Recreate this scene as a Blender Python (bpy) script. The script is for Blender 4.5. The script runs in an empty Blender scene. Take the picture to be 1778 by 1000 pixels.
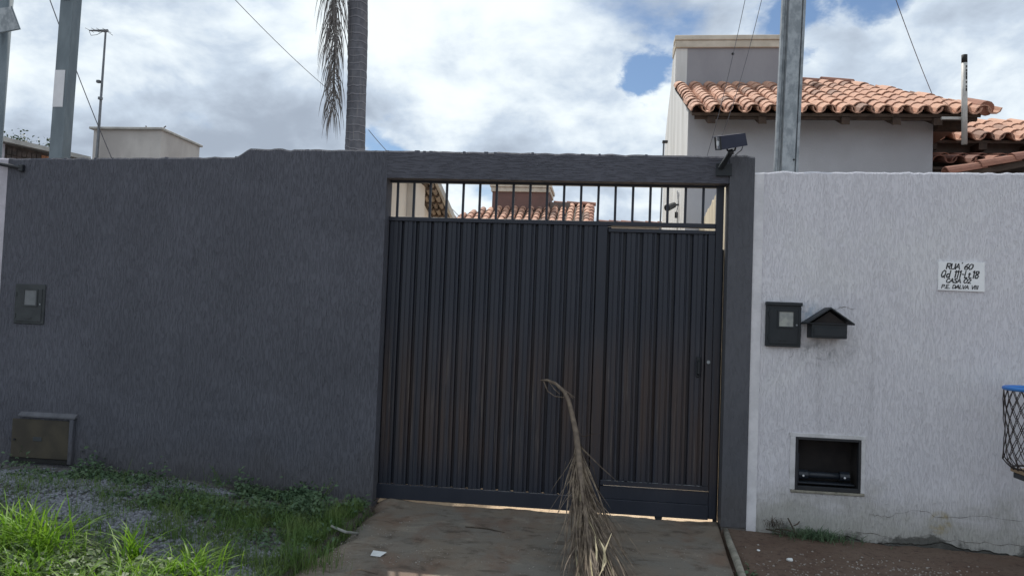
import bpy, bmesh, math, random
import numpy as np
from mathutils import Vector, Matrix, noise as mnoise

random.seed(7)
rng = np.random.default_rng(7)
scene = bpy.context.scene
COL = scene.collection
R = math.radians

# ---------------------------------------------------------------- camera, sky, sun, exposure
YAW, PITCH, ROLL, FPX = 0.11554871, 0.04051235, 0.03804227, 1320.0
CAM = Vector((0.0, -6.0498, 1.5035))
_cy, _sy, _cp, _sp = math.cos(YAW), math.sin(YAW), math.cos(PITCH), math.sin(PITCH)
FWD = Vector((-_sy * _cp, _cy * _cp, _sp))
_r0 = Vector((_cy, _sy, 0)); _u0 = _r0.cross(FWD)
RIGHT = _r0 * math.cos(ROLL) + _u0 * math.sin(ROLL)
UP = -_r0 * math.sin(ROLL) + _u0 * math.cos(ROLL)
cd = bpy.data.cameras.new('camera')
cam = bpy.data.objects.new('camera', cd); COL.objects.link(cam)
m3 = Matrix((RIGHT, UP, -FWD)).transposed()
cam.matrix_world = Matrix.Translation(CAM) @ m3.to_4x4()
cd.sensor_width = 36.0; cd.lens = FPX / 1778 * 36.0
cd.clip_start = 0.05; cd.clip_end = 3000
scene.camera = cam

SUN = Vector((-0.22, 0.66, 0.95)).normalized()          # towards the sun
sl = bpy.data.lights.new('sun', 'SUN'); sl.energy = 4.2; sl.angle = R(0.5); sl.color = (1.0, 0.95, 0.87)
so = bpy.data.objects.new('sun', sl); COL.objects.link(so)
so.rotation_euler = SUN.to_track_quat('Z', 'Y').to_euler(); so.location = (-6, 10, 20)

scene.view_settings.view_transform = 'Standard'; scene.view_settings.look = 'None'
scene.view_settings.exposure = 0.14; scene.view_settings.gamma = 1.0
scene.view_settings.use_curve_mapping = False


def ray(px, py):
    return FWD + RIGHT * ((px - 889) / FPX) - UP * ((py - 500) / FPX)


def at(px, py, Y):
    d = ray(px, py); return CAM + d * ((Y - CAM.y) / d.y)


def make_world():
    w = bpy.data.worlds.new('World'); scene.world = w; w.use_nodes = True
    nt = w.node_tree; N = nt.nodes; L = nt.links; N.clear()
    out = N.new('ShaderNodeOutputWorld')
    sky = N.new('ShaderNodeTexSky'); sky.sky_type = 'NISHITA'; sky.sun_disc = False
    sky.sun_elevation = math.asin(SUN.z); sky.sun_rotation = math.atan2(SUN.x, SUN.y)
    sky.air_density = 1.0; sky.dust_density = 0.15; sky.ozone_density = 3.0
    b1 = N.new('ShaderNodeBackground'); b1.inputs[1].default_value = 0.085
    L.new(sky.outputs[0], b1.inputs[0])

    def math_(op, a, b=None, c=None, clamp=False):
        n = N.new('ShaderNodeMath'); n.operation = op; n.use_clamp = clamp
        for i, v in enumerate((a, b, c)):
            if v is None: continue
            if isinstance(v, (int, float)): n.inputs[i].default_value = v
            else: L.new(v, n.inputs[i])
        return n.outputs[0]
    tc = N.new('ShaderNodeTexCoord')
    sep = N.new('ShaderNodeSeparateXYZ'); L.new(tc.outputs['Generated'], sep.inputs[0])
    zz = math_('ADD', math_('MAXIMUM', sep.outputs[2], 0.0), 0.42)
    u = math_('DIVIDE', sep.outputs[0], zz); v = math_('DIVIDE', sep.outputs[1], zz)
    cmb = N.new('ShaderNodeCombineXYZ'); L.new(u, cmb.inputs[0]); L.new(v, cmb.inputs[1])

    def fbm(scale, off, detail=9, rough=0.55, dist=0.4):
        mp = N.new('ShaderNodeMapping'); mp.inputs['Location'].default_value = off
        L.new(cmb.outputs[0], mp.inputs[0])
        t = N.new('ShaderNodeTexNoise'); t.inputs['Scale'].default_value = scale; t.inputs['Detail'].default_value = detail
        t.inputs['Roughness'].default_value = rough; t.inputs['Distortion'].default_value = dist
        L.new(mp.outputs[0], t.inputs['Vector']); return t.outputs[0]

    def ramp(f, lo, hi):
        n = N.new('ShaderNodeMapRange'); n.interpolation_type = 'SMOOTHSTEP'
        n.inputs['From Min'].default_value = lo; n.inputs['From Max'].default_value = hi
        L.new(f, n.inputs['Value']); return n.outputs[0]
    cover = fbm(2.6, (3.1, 1.7, 0.0), 8, 0.55, 0.12)
    # gaps in the deck: the blue openings seen towards the upper right
    hole = None
    wob = math_('MULTIPLY', math_('SUBTRACT', fbm(7.0, (2.2, 5.1, 0.0), 6, 0.6, 0.1), 0.5), 0.16)
    for (px, py, rad, amt) in ((1375, 15, .040, .30), (1405, 95, .024, .26), (1115, 150, .030, .27), (1535, -5, .036, .30), (1330, 40, .028, .20), (650, 245, .022, .16),
                               (1180, 75, .035, .10), (1700, -250, .15, .2), (300, -420, .16, .2), (900, -500, .16, .2)):
        d = ray(px, py).normalized()
        vd = N.new('ShaderNodeVectorMath'); vd.operation = 'DISTANCE'; L.new(tc.outputs['Generated'], vd.inputs[0]); vd.inputs[1].default_value = d
        n = N.new('ShaderNodeMapRange'); n.interpolation_type = 'SMOOTHSTEP'; n.inputs['From Min'].default_value = 0.0
        n.inputs['From Max'].default_value = rad * 2.0; n.inputs['To Min'].default_value = amt; n.inputs['To Max'].default_value = 0
        L.new(math_('ADD', vd.outputs['Value'], wob), n.inputs['Value'])
        hole = n.outputs[0] if hole is None else math_('MAXIMUM', hole, n.outputs[0])
    dens = ramp(math_('SUBTRACT', cover, hole), 0.27, 0.43)
    big = fbm(1.75, (7.4, 2.2, 0.0), 5, 0.5, 0.15)
    fine = fbm(5.6, (1.3, 9.1, 0.0), 9, 0.56, 0.2)
    sh = math_('ADD', math_('MULTIPLY', big, 0.66), math_('MULTIPLY', fine, 0.60))
    shade = ramp(sh, 0.49, 0.82)
    cr = N.new('ShaderNodeValToRGB'); e = cr.color_ramp.elements
    e[0].position = 0.0; e[0].color = (0.90, 0.97, 1.0, 1); e[1].position = 1.0; e[1].color = (0.36, 0.42, 0.51, 1)
    k = e.new(0.5); k.color = (0.56, 0.65, 0.76, 1)
    L.new(shade, cr.inputs[0])
    b2 = N.new('ShaderNodeBackground'); b2.inputs[1].default_value = 1.0; L.new(cr.outputs[0], b2.inputs[0])
    mx = N.new('ShaderNodeMixShader'); L.new(dens, mx.inputs[0]); L.new(b1.outputs[0], mx.inputs[1]); L.new(b2.outputs[0], mx.inputs[2])
    L.new(mx.outputs[0], out.inputs[0])


make_world()


# ---------------------------------------------------------------- materials
class NT:
    def __init__(s, name):
        s.m = bpy.data.materials.new(name); s.m.use_nodes = True
        s.nt = s.m.node_tree; s.N = s.nt.nodes; s.L = s.nt.links
        s.b = s.N['Principled BSDF']; s._pos = None

    def new(s, t): return s.N.new('ShaderNode' + t)

    def pos(s):
        if s._pos is None: s._pos = s.new('NewGeometry').outputs['Position']
        return s._pos

    def put(s, sock, v):
        if isinstance(v, (int, float)): sock.default_value = v
        elif isinstance(v, (tuple, list)): sock.default_value = (*v, 1) if len(v) == 3 and sock.type == 'RGBA' else v
        else: s.L.new(v, sock)

    def noise(s, scale, st=(1, 1, 1), detail=5, rough=0.55, dist=0.0, coord=None, off=(0, 0, 0)):
        mp = s.new('Mapping'); mp.inputs['Scale'].default_value = st; mp.inputs['Location'].default_value = off
        s.L.new(coord or s.pos(), mp.inputs[0])
        t = s.new('TexNoise'); t.inputs['Scale'].default_value = scale; t.inputs['Detail'].default_value = detail
        t.inputs['Roughness'].default_value = rough; t.inputs['Distortion'].default_value = dist
        s.L.new(mp.outputs[0], t.inputs['Vector']); return t.outputs[0]

    def rng(s, f, a, b, c=0.0, d=1.0):
        n = s.new('MapRange'); n.interpolation_type = 'SMOOTHSTEP'
        for i, v in enumerate((a, b, c, d)): n.inputs[i + 1].default_value = v
        s.L.new(f, n.inputs[0]); return n.outputs[0]

    def mix(s, f, a, b):
        n = s.new('Mix'); n.data_type = 'RGBA'
        s.put(n.inputs[0], f); s.put(n.inputs[6], a); s.put(n.inputs[7], b); return n.outputs[2]

    def mth(s, op, a, b=0.0, clamp=False):
        n = s.new('Math'); n.operation = op; n.use_clamp = clamp
        s.put(n.inputs[0], a); s.put(n.inputs[1], b); return n.outputs[0]

    def bump(s, f, dist, strength=1.0, prev=None):
        n = s.new('Bump'); n.inputs['Distance'].default_value = dist; n.inputs['Strength'].default_value = strength
        s.L.new(f, n.inputs['Height'])
        if prev is not None: s.L.new(prev, n.inputs['Normal'])
        return n.outputs[0]

    def done(s, col, rough=0.8, metal=0.0, normal=None, spec=0.5):
        s.put(s.b.inputs['Base Color'], col); s.put(s.b.inputs['Roughness'], rough); s.put(s.b.inputs['Metallic'], metal)
        s.b.inputs['Specular IOR Level'].default_value = spec
        if normal is not None: s.L.new(normal, s.b.inputs['Normal'])
        return s.m


def simple(name, c1, c2=None, rough=0.7, metal=0.0, scale=6.0, bump=0.0, bscale=60.0, spec=0.4, rand=0.0, st=(1, 1, 1)):
    t = NT(name); c2 = c2 or tuple(v * 0.75 for v in c1)
    f = t.rng(t.noise(scale, st, 6, 0.6), 0.35, 0.65)
    c = t.mix(f, c1, c2)
    if rand:
        oi = t.new('ObjectInfo'); h = t.new('HueSaturation')
        t.put(h.inputs['Value'], t.rng(oi.outputs['Random'], 0, 1, 1 - rand, 1 + rand)); t.L.new(c, h.inputs['Color']); c = h.outputs[0]
    n = t.bump(t.noise(bscale, st, 4), bump) if bump else None
    return t.done(c, rough, metal, n, spec)


def stucco(name, base, dirt, st, base_dirt=False, depth=0.012, strips=False):
    t = NT(name)
    g = t.noise(1.0, st, 5, 0.62, 0.35)
    g2 = t.noise(1.0, tuple(v * 2.3 for v in st), 3, 0.5, 0.2, off=(3, 1, 2))
    gr = t.rng(g, 0.30, 0.56) if base_dirt else t.rng(g, 0.34, 0.54)
    blot = t.rng(t.noise(0.9, (1, 1, 0.6), 6, 0.6, 0.4), 0.35, 0.7)
    c = t.mix(t.mth('MULTIPLY', blot, 0.55), base, tuple(v * 0.78 for v in base))
    c = t.mix(t.mth('MULTIPLY', t.mth('SUBTRACT', 1.0, t.rng(g, 0.27, 0.42)), 0.13 if base_dirt else 0.5), c, dirt)
    spk = t.rng(t.noise(38.0, (1, 1, 0.45), 3, 0.6), 0.66, 0.74)
    c = t.mix(t.mth('MULTIPLY', spk, 0.16 if base_dirt else 0.35), c, dirt)
    # rain streaks under the top
    stk = t.rng(t.noise(1.0, (11, 11, 0.35), 4, 0.6), 0.56, 0.74)
    c = t.mix(t.mth('MULTIPLY', stk, 0.28), c, tuple(v * 0.55 for v in base))
    pat = t.rng(t.noise(0.55, (1, 1, 1.3), 7, 0.68, 0.9, off=(9, 0, 4)), 0.46, 0.66)
    c = t.mix(t.mth('MULTIPLY', pat, 0.40), c, tuple(min(.74, v * 1.30) for v in base))
    spz = t.new('SeparateXYZ'); t.L.new(t.pos(), spz.inputs[0])
    spl = t.rng(t.mth('ADD', spz.outputs[2], t.mth('MULTIPLY', t.noise(3.0, (1, 1, .8), 7, .7, .4, off=(2, 0, 8)), -0.8)), -0.36, 0.10, 1, 0)
    c = t.mix(t.mth('MULTIPLY', spl, 0.35), c, (0.085, 0.076, 0.068) if not base_dirt else (0.36, 0.34, 0.30))
    if base_dirt:
        sp = t.new('SeparateXYZ'); t.L.new(t.pos(), sp.inputs[0])
        lo = t.mth('ADD', sp.outputs[2], t.mth('MULTIPLY', t.noise(2.2, (1, 1, 1.5), 7, 0.68, 0.5), -0.9))
        msk = t.rng(lo, -0.46, -0.05, 1.0, 0.0)
        c = t.mix(t.mth('MULTIPLY', msk, 0.62), c, (0.30, 0.295, 0.25))
        msk2 = t.rng(lo, -0.58, -0.48, 1.0, 0.0)
        c = t.mix(t.mth('MULTIPLY', msk2, 0.85), c, (0.07, 0.07, 0.062))
        # smudge below the letter box
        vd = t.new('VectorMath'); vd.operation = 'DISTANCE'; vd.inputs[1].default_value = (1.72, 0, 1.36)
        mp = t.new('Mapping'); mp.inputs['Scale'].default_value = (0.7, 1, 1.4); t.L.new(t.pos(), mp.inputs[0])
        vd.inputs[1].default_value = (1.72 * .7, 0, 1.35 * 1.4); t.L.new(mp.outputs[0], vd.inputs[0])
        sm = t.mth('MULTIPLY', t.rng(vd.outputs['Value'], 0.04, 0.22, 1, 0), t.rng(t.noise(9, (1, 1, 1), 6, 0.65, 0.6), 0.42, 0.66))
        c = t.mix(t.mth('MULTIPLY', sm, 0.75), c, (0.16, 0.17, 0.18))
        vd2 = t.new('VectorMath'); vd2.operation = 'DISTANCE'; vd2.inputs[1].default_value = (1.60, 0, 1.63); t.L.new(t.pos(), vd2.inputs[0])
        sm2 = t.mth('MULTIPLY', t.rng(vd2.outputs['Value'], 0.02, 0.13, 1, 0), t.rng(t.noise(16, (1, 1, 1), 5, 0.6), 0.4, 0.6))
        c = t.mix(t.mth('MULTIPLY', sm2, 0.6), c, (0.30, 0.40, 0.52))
        vd3 = t.new('VectorMath'); vd3.operation = 'DISTANCE'; vd3.inputs[1].default_value = (2.57, 0, 0.11); t.L.new(t.pos(), vd3.inputs[0])
        c = t.mix(t.mth('MULTIPLY', t.rng(vd3.outputs['Value'], 0.06, 0.1, 1, 0), t.rng(t.noise(12), 0.35, 0.6)), c, (0.36, 0.31, 0.20))
    n = t.bump(gr, depth, 0.9)
    n = t.bump(g2, depth * (0.3 if base_dirt else 0.6), 0.8, n)
    n = t.bump(t.noise(1.0, (240, 240, 120), 3, .6), 0.0016, .7, n)
    return t.done(c, t.rng(g2, 0.2, 0.8, 0.7, 0.95), 0, n, 0.3)


M = {}
M['dark_wall'] = stucco('dark_wall_plaster', (0.108, 0.111, 0.134), (0.066, 0.068, 0.084), (95, 95, 11), depth=0.0055)
M['lintel'] = stucco('lintel_plaster', (0.108, 0.110, 0.133), (0.066, 0.067, 0.081), (9, 30, 80), depth=0.005)
M['post'] = stucco('post_plaster', (0.096, 0.099, 0.113), (0.06, 0.061, 0.07), (45, 45, 12), depth=0.003)
M['white_wall'] = stucco('white_wall_plaster', (0.70, 0.69, 0.735), (0.43, 0.42, 0.45), (120, 120, 22), True, depth=0.0036)
M['smooth_white'] = simple('smooth_white_plaster', (0.70, 0.69, 0.715), (0.58, 0.575, 0.60), 0.85, bump=0.003, bscale=40)
M['margin'] = simple('trowelled_margin', (0.62, 0.615, 0.63), (0.50, 0.50, 0.505), 0.85, bump=0.003, bscale=50, scale=9)
M['bare_cement'] = simple('bare_cement', (0.17, 0.155, 0.14), (0.10, 0.09, 0.085), 0.9, bump=0.006, bscale=60)
M['damp_cement'] = simple('damp_cement', (0.10, 0.098, 0.09), (0.055, 0.055, 0.05), 0.9, bump=0.01, bscale=50)
M['niche_dark'] = simple('very_dark_brown', (0.030, 0.026, 0.025), (0.018, 0.016, 0.017), 0.9)  # one very dark brown for niche lining and letter box gable
M['lilac'] = simple('lilac_wall', (0.52, 0.49, 0.54), (0.42, 0.40, 0.44), 0.85, bump=0.003)
M['black_box'] = simple('dark_box_paint', (0.013, 0.018, 0.023), (0.019, 0.023, 0.028), 0.55, scale=12)
M['left_box'] = simple('grey_green_box_paint', (0.048, 0.054, 0.058), (0.035, 0.04, 0.044), 0.6, scale=12)
M['steel_black'] = simple('black_steel', (0.014, 0.017, 0.022), (0.024, 0.026, 0.03), 0.45, scale=14)
M['pipe_black'] = simple('black_pipe', (0.02, 0.026, 0.036), None, 0.35)
M['galv'] = simple('galvanised_steel', (0.37, 0.39, 0.405), (0.23, 0.25, 0.265), 0.5, 0.7, scale=22, st=(1, 1, .6), bump=0.0006, bscale=50)
M['galv2'] = simple('weathered_galvanised', (0.20, 0.235, 0.255), (0.15, 0.18, 0.20), 0.6, 0.5, scale=9, st=(1, 1, .3))
M['sticker'] = simple('white_sticker', (0.74, 0.74, 0.76), (0.66, 0.66, 0.68), 0.5)
M['brass_door'] = simple('brownish_painted_sheet', (0.066, 0.056, 0.038), (0.042, 0.036, 0.027), 0.55, scale=5)
M['lead_grey'] = simple('grey_cement_ledge', (0.125, 0.128, 0.145), (0.09, 0.092, 0.105), 0.85, bump=0.004)
M['window'] = simple('meter_window', (0.36, 0.37, 0.34), (0.24, 0.25, 0.25), 0.15, scale=16)
M['window_dim'] = simple('meter_window_dim', (0.17, 0.18, 0.19), (0.13, 0.14, 0.15), 0.2, scale=10)
M['house_shaded_tone'] = simple('house_front_shaded', (0.50, 0.505, 0.535), (0.44, 0.44, 0.465), 0.9, scale=1.3, bump=0.002)  # darker than the sunlit side: shade put into the colour
M['tower_grey'] = simple('tower_front_paint', (0.33, 0.325, 0.345), (0.28, 0.275, 0.295), 0.9, scale=1.6, st=(1, 1, .5))
M['house_sunlit_tone'] = simple('house_side_sunlit', (0.78, 0.78, 0.77), (0.60, 0.60, 0.58), 0.9, scale=1.4, st=(2.5, 2.5, .35))  # lighter tone for the side facing the sun, light put into the colour
M['cream'] = simple('cream_coping', (0.68, 0.62, 0.52), (0.50, 0.45, 0.37), 0.85, scale=3)
M['cream_wall'] = simple('cream_side_wall', (0.76, 0.68, 0.52), (0.58, 0.50, 0.37), 0.9, scale=6, st=(4, 4, .5))
M['beige'] = simple('beige_house_paint', (0.76, 0.71, 0.64), (0.68, 0.63, 0.57), 0.9, scale=1.5)
M['maroon'] = simple('maroon_tower_paint', (0.20, 0.115, 0.10), (0.15, 0.095, 0.085), 0.9, scale=1.2)
M['concrete'] = simple('bare_concrete', (0.56, 0.53, 0.50), (0.42, 0.39, 0.37), 0.9, scale=1.1, bump=0.004, st=(1, 1, .6))
M['wood'] = simple('dark_rafter_wood', (0.075, 0.048, 0.034), (0.045, 0.03, 0.023), 0.8, scale=20)
M['dark_under'] = simple('dark_deck_board', (0.10, 0.075, 0.06), (0.07, 0.052, 0.042), 0.9)  # dark deck sheets added under the tiles to block light
M['brown_wall'] = simple('brown_wall_paint', (0.17, 0.14, 0.125), (0.13, 0.11, 0.10), 0.9)
M['pvc'] = simple('weathered_pvc', (0.56, 0.55, 0.52), (0.42, 0.41, 0.39), 0.6, scale=8)
M['black'] = simple('black_stain', (0.02, 0.02, 0.02), None, 0.8)
M['lamp'] = simple('navy_housing', (0.018, 0.023, 0.050), (0.024, 0.03, 0.058), 0.4, scale=9)  # housing colour of the security camera
M['glass_white'] = simple('lens_glass', (0.7, 0.72, 0.75), None, 0.15)
M['cable'] = simple('grey_cable', (0.16, 0.17, 0.20), None, 0.7)
M['alu'] = simple('aluminium_mast', (0.20, 0.21, 0.23), (0.13, 0.14, 0.15), 0.5, 0.4)
M['brick_dark'] = simple('dark_brick', (0.11, 0.085, 0.075), (0.06, 0.05, 0.046), 0.9, scale=9, bump=0.01)
M['brick_orange'] = simple('orange_brick', (0.45, 0.20, 0.11), (0.35, 0.16, 0.09), 0.9, scale=9)
M['sheet'] = simple('weathered_roof_sheet', (0.50, 0.49, 0.46), (0.36, 0.35, 0.33), 0.8, scale=5)
M['blue_rim'] = simple('blue_plastic', (0.03, 0.17, 0.55), (0.05, 0.22, 0.60), 0.4)
M['net'] = simple('black_netting', (0.02, 0.016, 0.016), (0.045, 0.03, 0.026), 0.7, scale=40)
M['card'] = simple('cardboard', (0.42, 0.30, 0.19), (0.34, 0.24, 0.15), 0.8)
M['signface'] = simple('sign_white', (0.86, 0.87, 0.88), (0.80, 0.81, 0.83), 0.4, scale=9)
M['ink'] = simple('black_sign_paint', (0.012, 0.013, 0.016), None, 0.6)
M['paper'] = simple('paper_scrap', (0.72, 0.74, 0.74), (0.62, 0.64, 0.64), 0.6)
M['conduit'] = simple('grey_strip', (0.30, 0.31, 0.29), (0.20, 0.20, 0.18), 0.6, scale=8)
M['kerb'] = simple('mossy_kerb_strip', (0.31, 0.29, 0.24), (0.19, 0.18, 0.15), 0.9, scale=12, bump=0.006)
M['twig'] = simple('dry_twig', (0.085, 0.066, 0.05), (0.05, 0.04, 0.03), 0.9, scale=30)
M['frond_rachis'] = simple('dry_frond_stalk', (0.20, 0.155, 0.115), (0.12, 0.092, 0.07), 0.75, scale=18)
M['frond_leaf'] = simple('dry_frond_leaflet', (0.205, 0.158, 0.112), (0.082, 0.060, 0.045), 0.7, scale=14)
M['frond_pale_sunfleck'] = simple('pale_sunfleck_leaflet', (0.55, 0.48, 0.31), (0.36, 0.30, 0.18), 0.6, scale=12)  # pale undersides, and sun flecks painted in as colour
M['stone'] = simple('crushed_stone', (0.24, 0.25, 0.285), (0.12, 0.125, 0.14), 0.85, scale=45)
M['pebble'] = simple('pale_pebble', (0.36, 0.33, 0.30), (0.20, 0.17, 0.145), 0.85, scale=30)


def tile_mat(name, c1, c2, c3):
    t = NT(name); oi = t.new('ObjectInfo')
    f = t.rng(t.noise(7, (1, 1, 1), 6, 0.65), 0.45, 0.75)
    cr = t.new('ValToRGB'); t.L.new(oi.outputs['Random'], cr.inputs[0]); e = cr.color_ramp.elements
    e[0].color = (*c1, 1); e[0].position = 0.0; e[1].color = (*c2, 1); e[1].position = 0.8; k = e.new(0.97); k.color = (*c3, 1)
    c = t.mix(t.mth('MULTIPLY', f, 0.55), cr.outputs[0], c3)
    return t.done(c, 0.85, 0, t.bump(t.noise(40), 0.004), 0.25)


M['tile'] = tile_mat('terracotta_tile', (0.57, 0.335, 0.235), (0.47, 0.27, 0.195), (0.25, 0.16, 0.125))
M['tile_brown'] = tile_mat('aged_terracotta_tile', (0.33, 0.155, 0.105), (0.25, 0.12, 0.09), (0.10, 0.065, 0.055))
M['tile_grey'] = tile_mat('greyed_tile', (0.30, 0.255, 0.215), (0.25, 0.21, 0.18), (0.12, 0.10, 0.09))


def gate_mat():
    t = NT('dark_gate_paint')
    sp = t.new('SeparateXYZ'); t.L.new(t.pos(), sp.inputs[0])
    base = t.mix(t.rng(t.noise(3, (1, 1, .3), 5), .35, .65), (0.018, 0.022, 0.034), (0.024, 0.028, 0.041))
    # brown dust in upright runs; the height band also paints in ground reflection
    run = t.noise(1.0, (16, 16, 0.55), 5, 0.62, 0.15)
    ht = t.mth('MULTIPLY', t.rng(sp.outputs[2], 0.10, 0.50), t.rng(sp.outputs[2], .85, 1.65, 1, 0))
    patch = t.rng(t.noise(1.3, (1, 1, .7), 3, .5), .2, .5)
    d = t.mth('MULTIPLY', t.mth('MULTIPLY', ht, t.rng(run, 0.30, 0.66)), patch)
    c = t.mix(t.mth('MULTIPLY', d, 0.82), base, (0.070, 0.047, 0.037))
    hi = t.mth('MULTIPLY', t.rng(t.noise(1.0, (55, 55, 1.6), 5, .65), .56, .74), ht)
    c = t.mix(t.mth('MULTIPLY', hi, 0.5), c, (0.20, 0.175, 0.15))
    chip = t.rng(t.noise(26, (1, 1, 1), 3, .6), .76, .80)
    c = t.mix(t.mth('MULTIPLY', chip, 0.6), c, (0.25, 0.25, 0.25))
    n = t.bump(t.noise(1.0, (9, 9, 2.2), 3), 0.006, .6); n = t.bump(t.noise(1.0, (60, 60, 2.0), 3), 0.0012, 1, n)
    return t.done(c, t.rng(d, 0, 1, 0.42, 0.7), 0.0, n, 0.4)


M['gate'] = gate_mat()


def ground_mat():
    t = NT('verge_soil'); sp = t.new('SeparateXYZ'); t.L.new(t.pos(), sp.inputs[0])
    n1 = t.noise(1.4, (1, 1, 1), 7, .65, .3); n2 = t.noise(22, (1, 1, 1), 6, .7); n3 = t.noise(120, (1, 1, 1), 3, .6)
    red = t.mix(t.rng(n1, .35, .65), (0.130, 0.085, 0.064), (0.17, 0.122, 0.095))
    red = t.mix(t.mth('MULTIPLY', t.rng(n2, .5, .7), .8), red, (0.075, 0.05, 0.041))
    red = t.mix(t.mth('MULTIPLY', t.rng(n3, .64, .72), .7), red, (0.34, 0.30, 0.26))
    gry = t.mix(t.rng(n1, .35, .65), (0.105, 0.098, 0.095), (0.15, 0.15, 0.155))
    gry = t.mix(t.rng(n2, .45, .7), gry, (0.055, 0.048, 0.042))
    gry = t.mix(t.mth('MULTIPLY', t.rng(n3, .55, .66), .8), gry, (0.28, 0.285, 0.30))
    xs = t.mth('ADD', sp.outputs[0], t.mth('MULTIPLY', n1, 0.5))
    c = t.mix(t.rng(xs, -1.75, -1.2), gry, red)
    far = t.rng(sp.outputs[1], -4.2, -3.2, 1, 0)
    c = t.mix(far, c, (0.20, 0.18, 0.165))
    n = t.bump(n2, 0.03, .8); n = t.bump(n3, 0.012, .8, n)
    return t.done(c, 0.95, 0, n, 0.2)


def drive_mat():
    t = NT('dirty_concrete')
    n1 = t.noise(1.5, (1, 1, 1), 7, .62, .5); n2 = t.noise(5.5, (1, 1.4, 1), 7, .68, .4, off=(4, 2, 0)); n3 = t.noise(95, (1, 1, 1), 4, .65)
    n4 = t.noise(2.3, (1.3, .8, 1), 6, .6, .3, off=(1, 7, 0))
    c = t.mix(t.rng(n1, .36, .62), (0.172, 0.160, 0.140), (0.195, 0.162, 0.128))
    c = t.mix(t.mth('MULTIPLY', t.rng(n4, .46, .66), .62), c, (0.168, 0.104, 0.074))
    c = t.mix(t.mth('MULTIPLY', t.rng(n2, .49, .70), .74), c, (0.066, 0.050, 0.039))
    n5 = t.noise(3.1, (.8, 1.1, 1), 8, .72, .9, off=(8, 3, 0))
    c = t.mix(t.mth('MULTIPLY', t.rng(n5, .52, .70), .55), c, (0.30, 0.265, 0.215))
    c = t.mix(t.mth('MULTIPLY', t.rng(n5, .46, .30), .45), c, (0.10, 0.085, 0.072))
    c = t.mix(t.mth('MULTIPLY', t.rng(n3, .62, .72), .5), c, (0.32, 0.29, 0.25))
    c = t.mix(t.mth('MULTIPLY', t.rng(n3, .38, .28), .6), c, (0.06, 0.05, 0.042))
    n = t.bump(n2, 0.02, .7); n = t.bump(n3, 0.008, .8, n)
    return t.done(c, 0.9, 0, n, 0.25)


def yard_mat():
    t = NT('pale_yard_sand')
    n1 = t.noise(1.2, (1, 1, 1), 6, .6); n2 = t.noise(30, (1, 1, 1), 5, .65)
    c = t.mix(t.rng(n1, .35, .65), (0.66, 0.53, 0.39), (0.60, 0.46, 0.32))
    c = t.mix(t.rng(n2, .5, .75), c, (0.35, 0.26, 0.18))
    return t.done(c, .95, 0, t.bump(n2, .02), .2)


def leafmat(name, c1, c2, trans=0.25, scale=7):
    t = NT(name)
    f = t.rng(t.noise(scale, (1, 1, 1), 5, .6), .35, .65); f2 = t.rng(t.noise(60, (1, 1, 1), 2), .4, .6)
    c = t.mix(f, c1, c2); c = t.mix(t.mth('MULTIPLY', f2, .35), c, tuple(v * .55 for v in c1))
    t.done(c, .55, 0, None, .35)
    tr = t.new('BsdfTranslucent'); t.L.new(c, tr.inputs[0]); mx = t.new('MixShader'); mx.inputs[0].default_value = trans
    t.L.new(t.b.outputs[0], mx.inputs[1]); t.L.new(tr.outputs[0], mx.inputs[2]); t.L.new(mx.outputs[0], t.N['Material Output'].inputs[0])
    return t.m


M['ground'] = ground_mat(); M['drive'] = drive_mat(); M['yard'] = yard_mat()
M['grass'] = leafmat('verge_grass', (0.105, 0.195, 0.048), (0.145, 0.205, 0.06), .3)
M['grass_bright'] = leafmat('fresh_grass', (0.15, 0.32, 0.018), (0.21, 0.35, 0.035), .45)
M['broadleaf'] = leafmat('broadleaf_weed', (0.085, 0.150, 0.080), (0.115, 0.175, 0.090), .2)
M['broad_lit'] = leafmat('light_broadleaf', (0.12, 0.18, 0.075), (0.17, 0.21, 0.12), .25, 18)
M['seed'] = simple('yellow_seed_head', (0.30, 0.27, 0.05), (0.2, 0.2, 0.05), .8)
M['tree_leaf'] = leafmat('tree_leaf', (0.045, 0.075, 0.03), (0.06, 0.09, 0.04), .2)
M['palm_dead'] = simple('dead_palm_leaflet', (0.23, 0.215, 0.205), (0.13, 0.12, 0.118), .8)
M['palm_green'] = leafmat('palm_leaflet', (0.05, 0.085, 0.03), (0.07, 0.10, 0.04), .2)


def trunk_mat():
    t = NT('ringed_palm_bark'); sp = t.new('SeparateXYZ'); t.L.new(t.pos(), sp.inputs[0])
    n = t.noise(9, (1, 1, .5), 6, .65); n2 = t.noise(1, (28, 28, 2.0), 4, .6)
    c = t.mix(t.rng(n, .35, .65), (0.165, 0.168, 0.190), (0.115, 0.118, 0.135))
    wv = t.mth('FRACT', t.mth('ADD', t.mth('MULTIPLY', sp.outputs[2], 7.3), t.mth('MULTIPLY', t.noise(2.2, (1, 1, .5), 3), 1.6)))
    c = t.mix(t.mth('MULTIPLY', t.mth('MULTIPLY', t.rng(wv, 0, .05), t.rng(wv, .08, .2, 1, 0)), .6), c, (0.30, 0.30, 0.33))
    c = t.mix(t.mth('MULTIPLY', t.rng(wv, .86, .98), .6), c, (0.05, 0.05, 0.06))
    c = t.mix(t.mth('MULTIPLY', t.rng(n2, .55, .7), .6), c, (0.24, 0.23, 0.23))
    return t.done(c, .9, 0, t.bump(n2, .008), .2)


M['trunk'] = trunk_mat()


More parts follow.
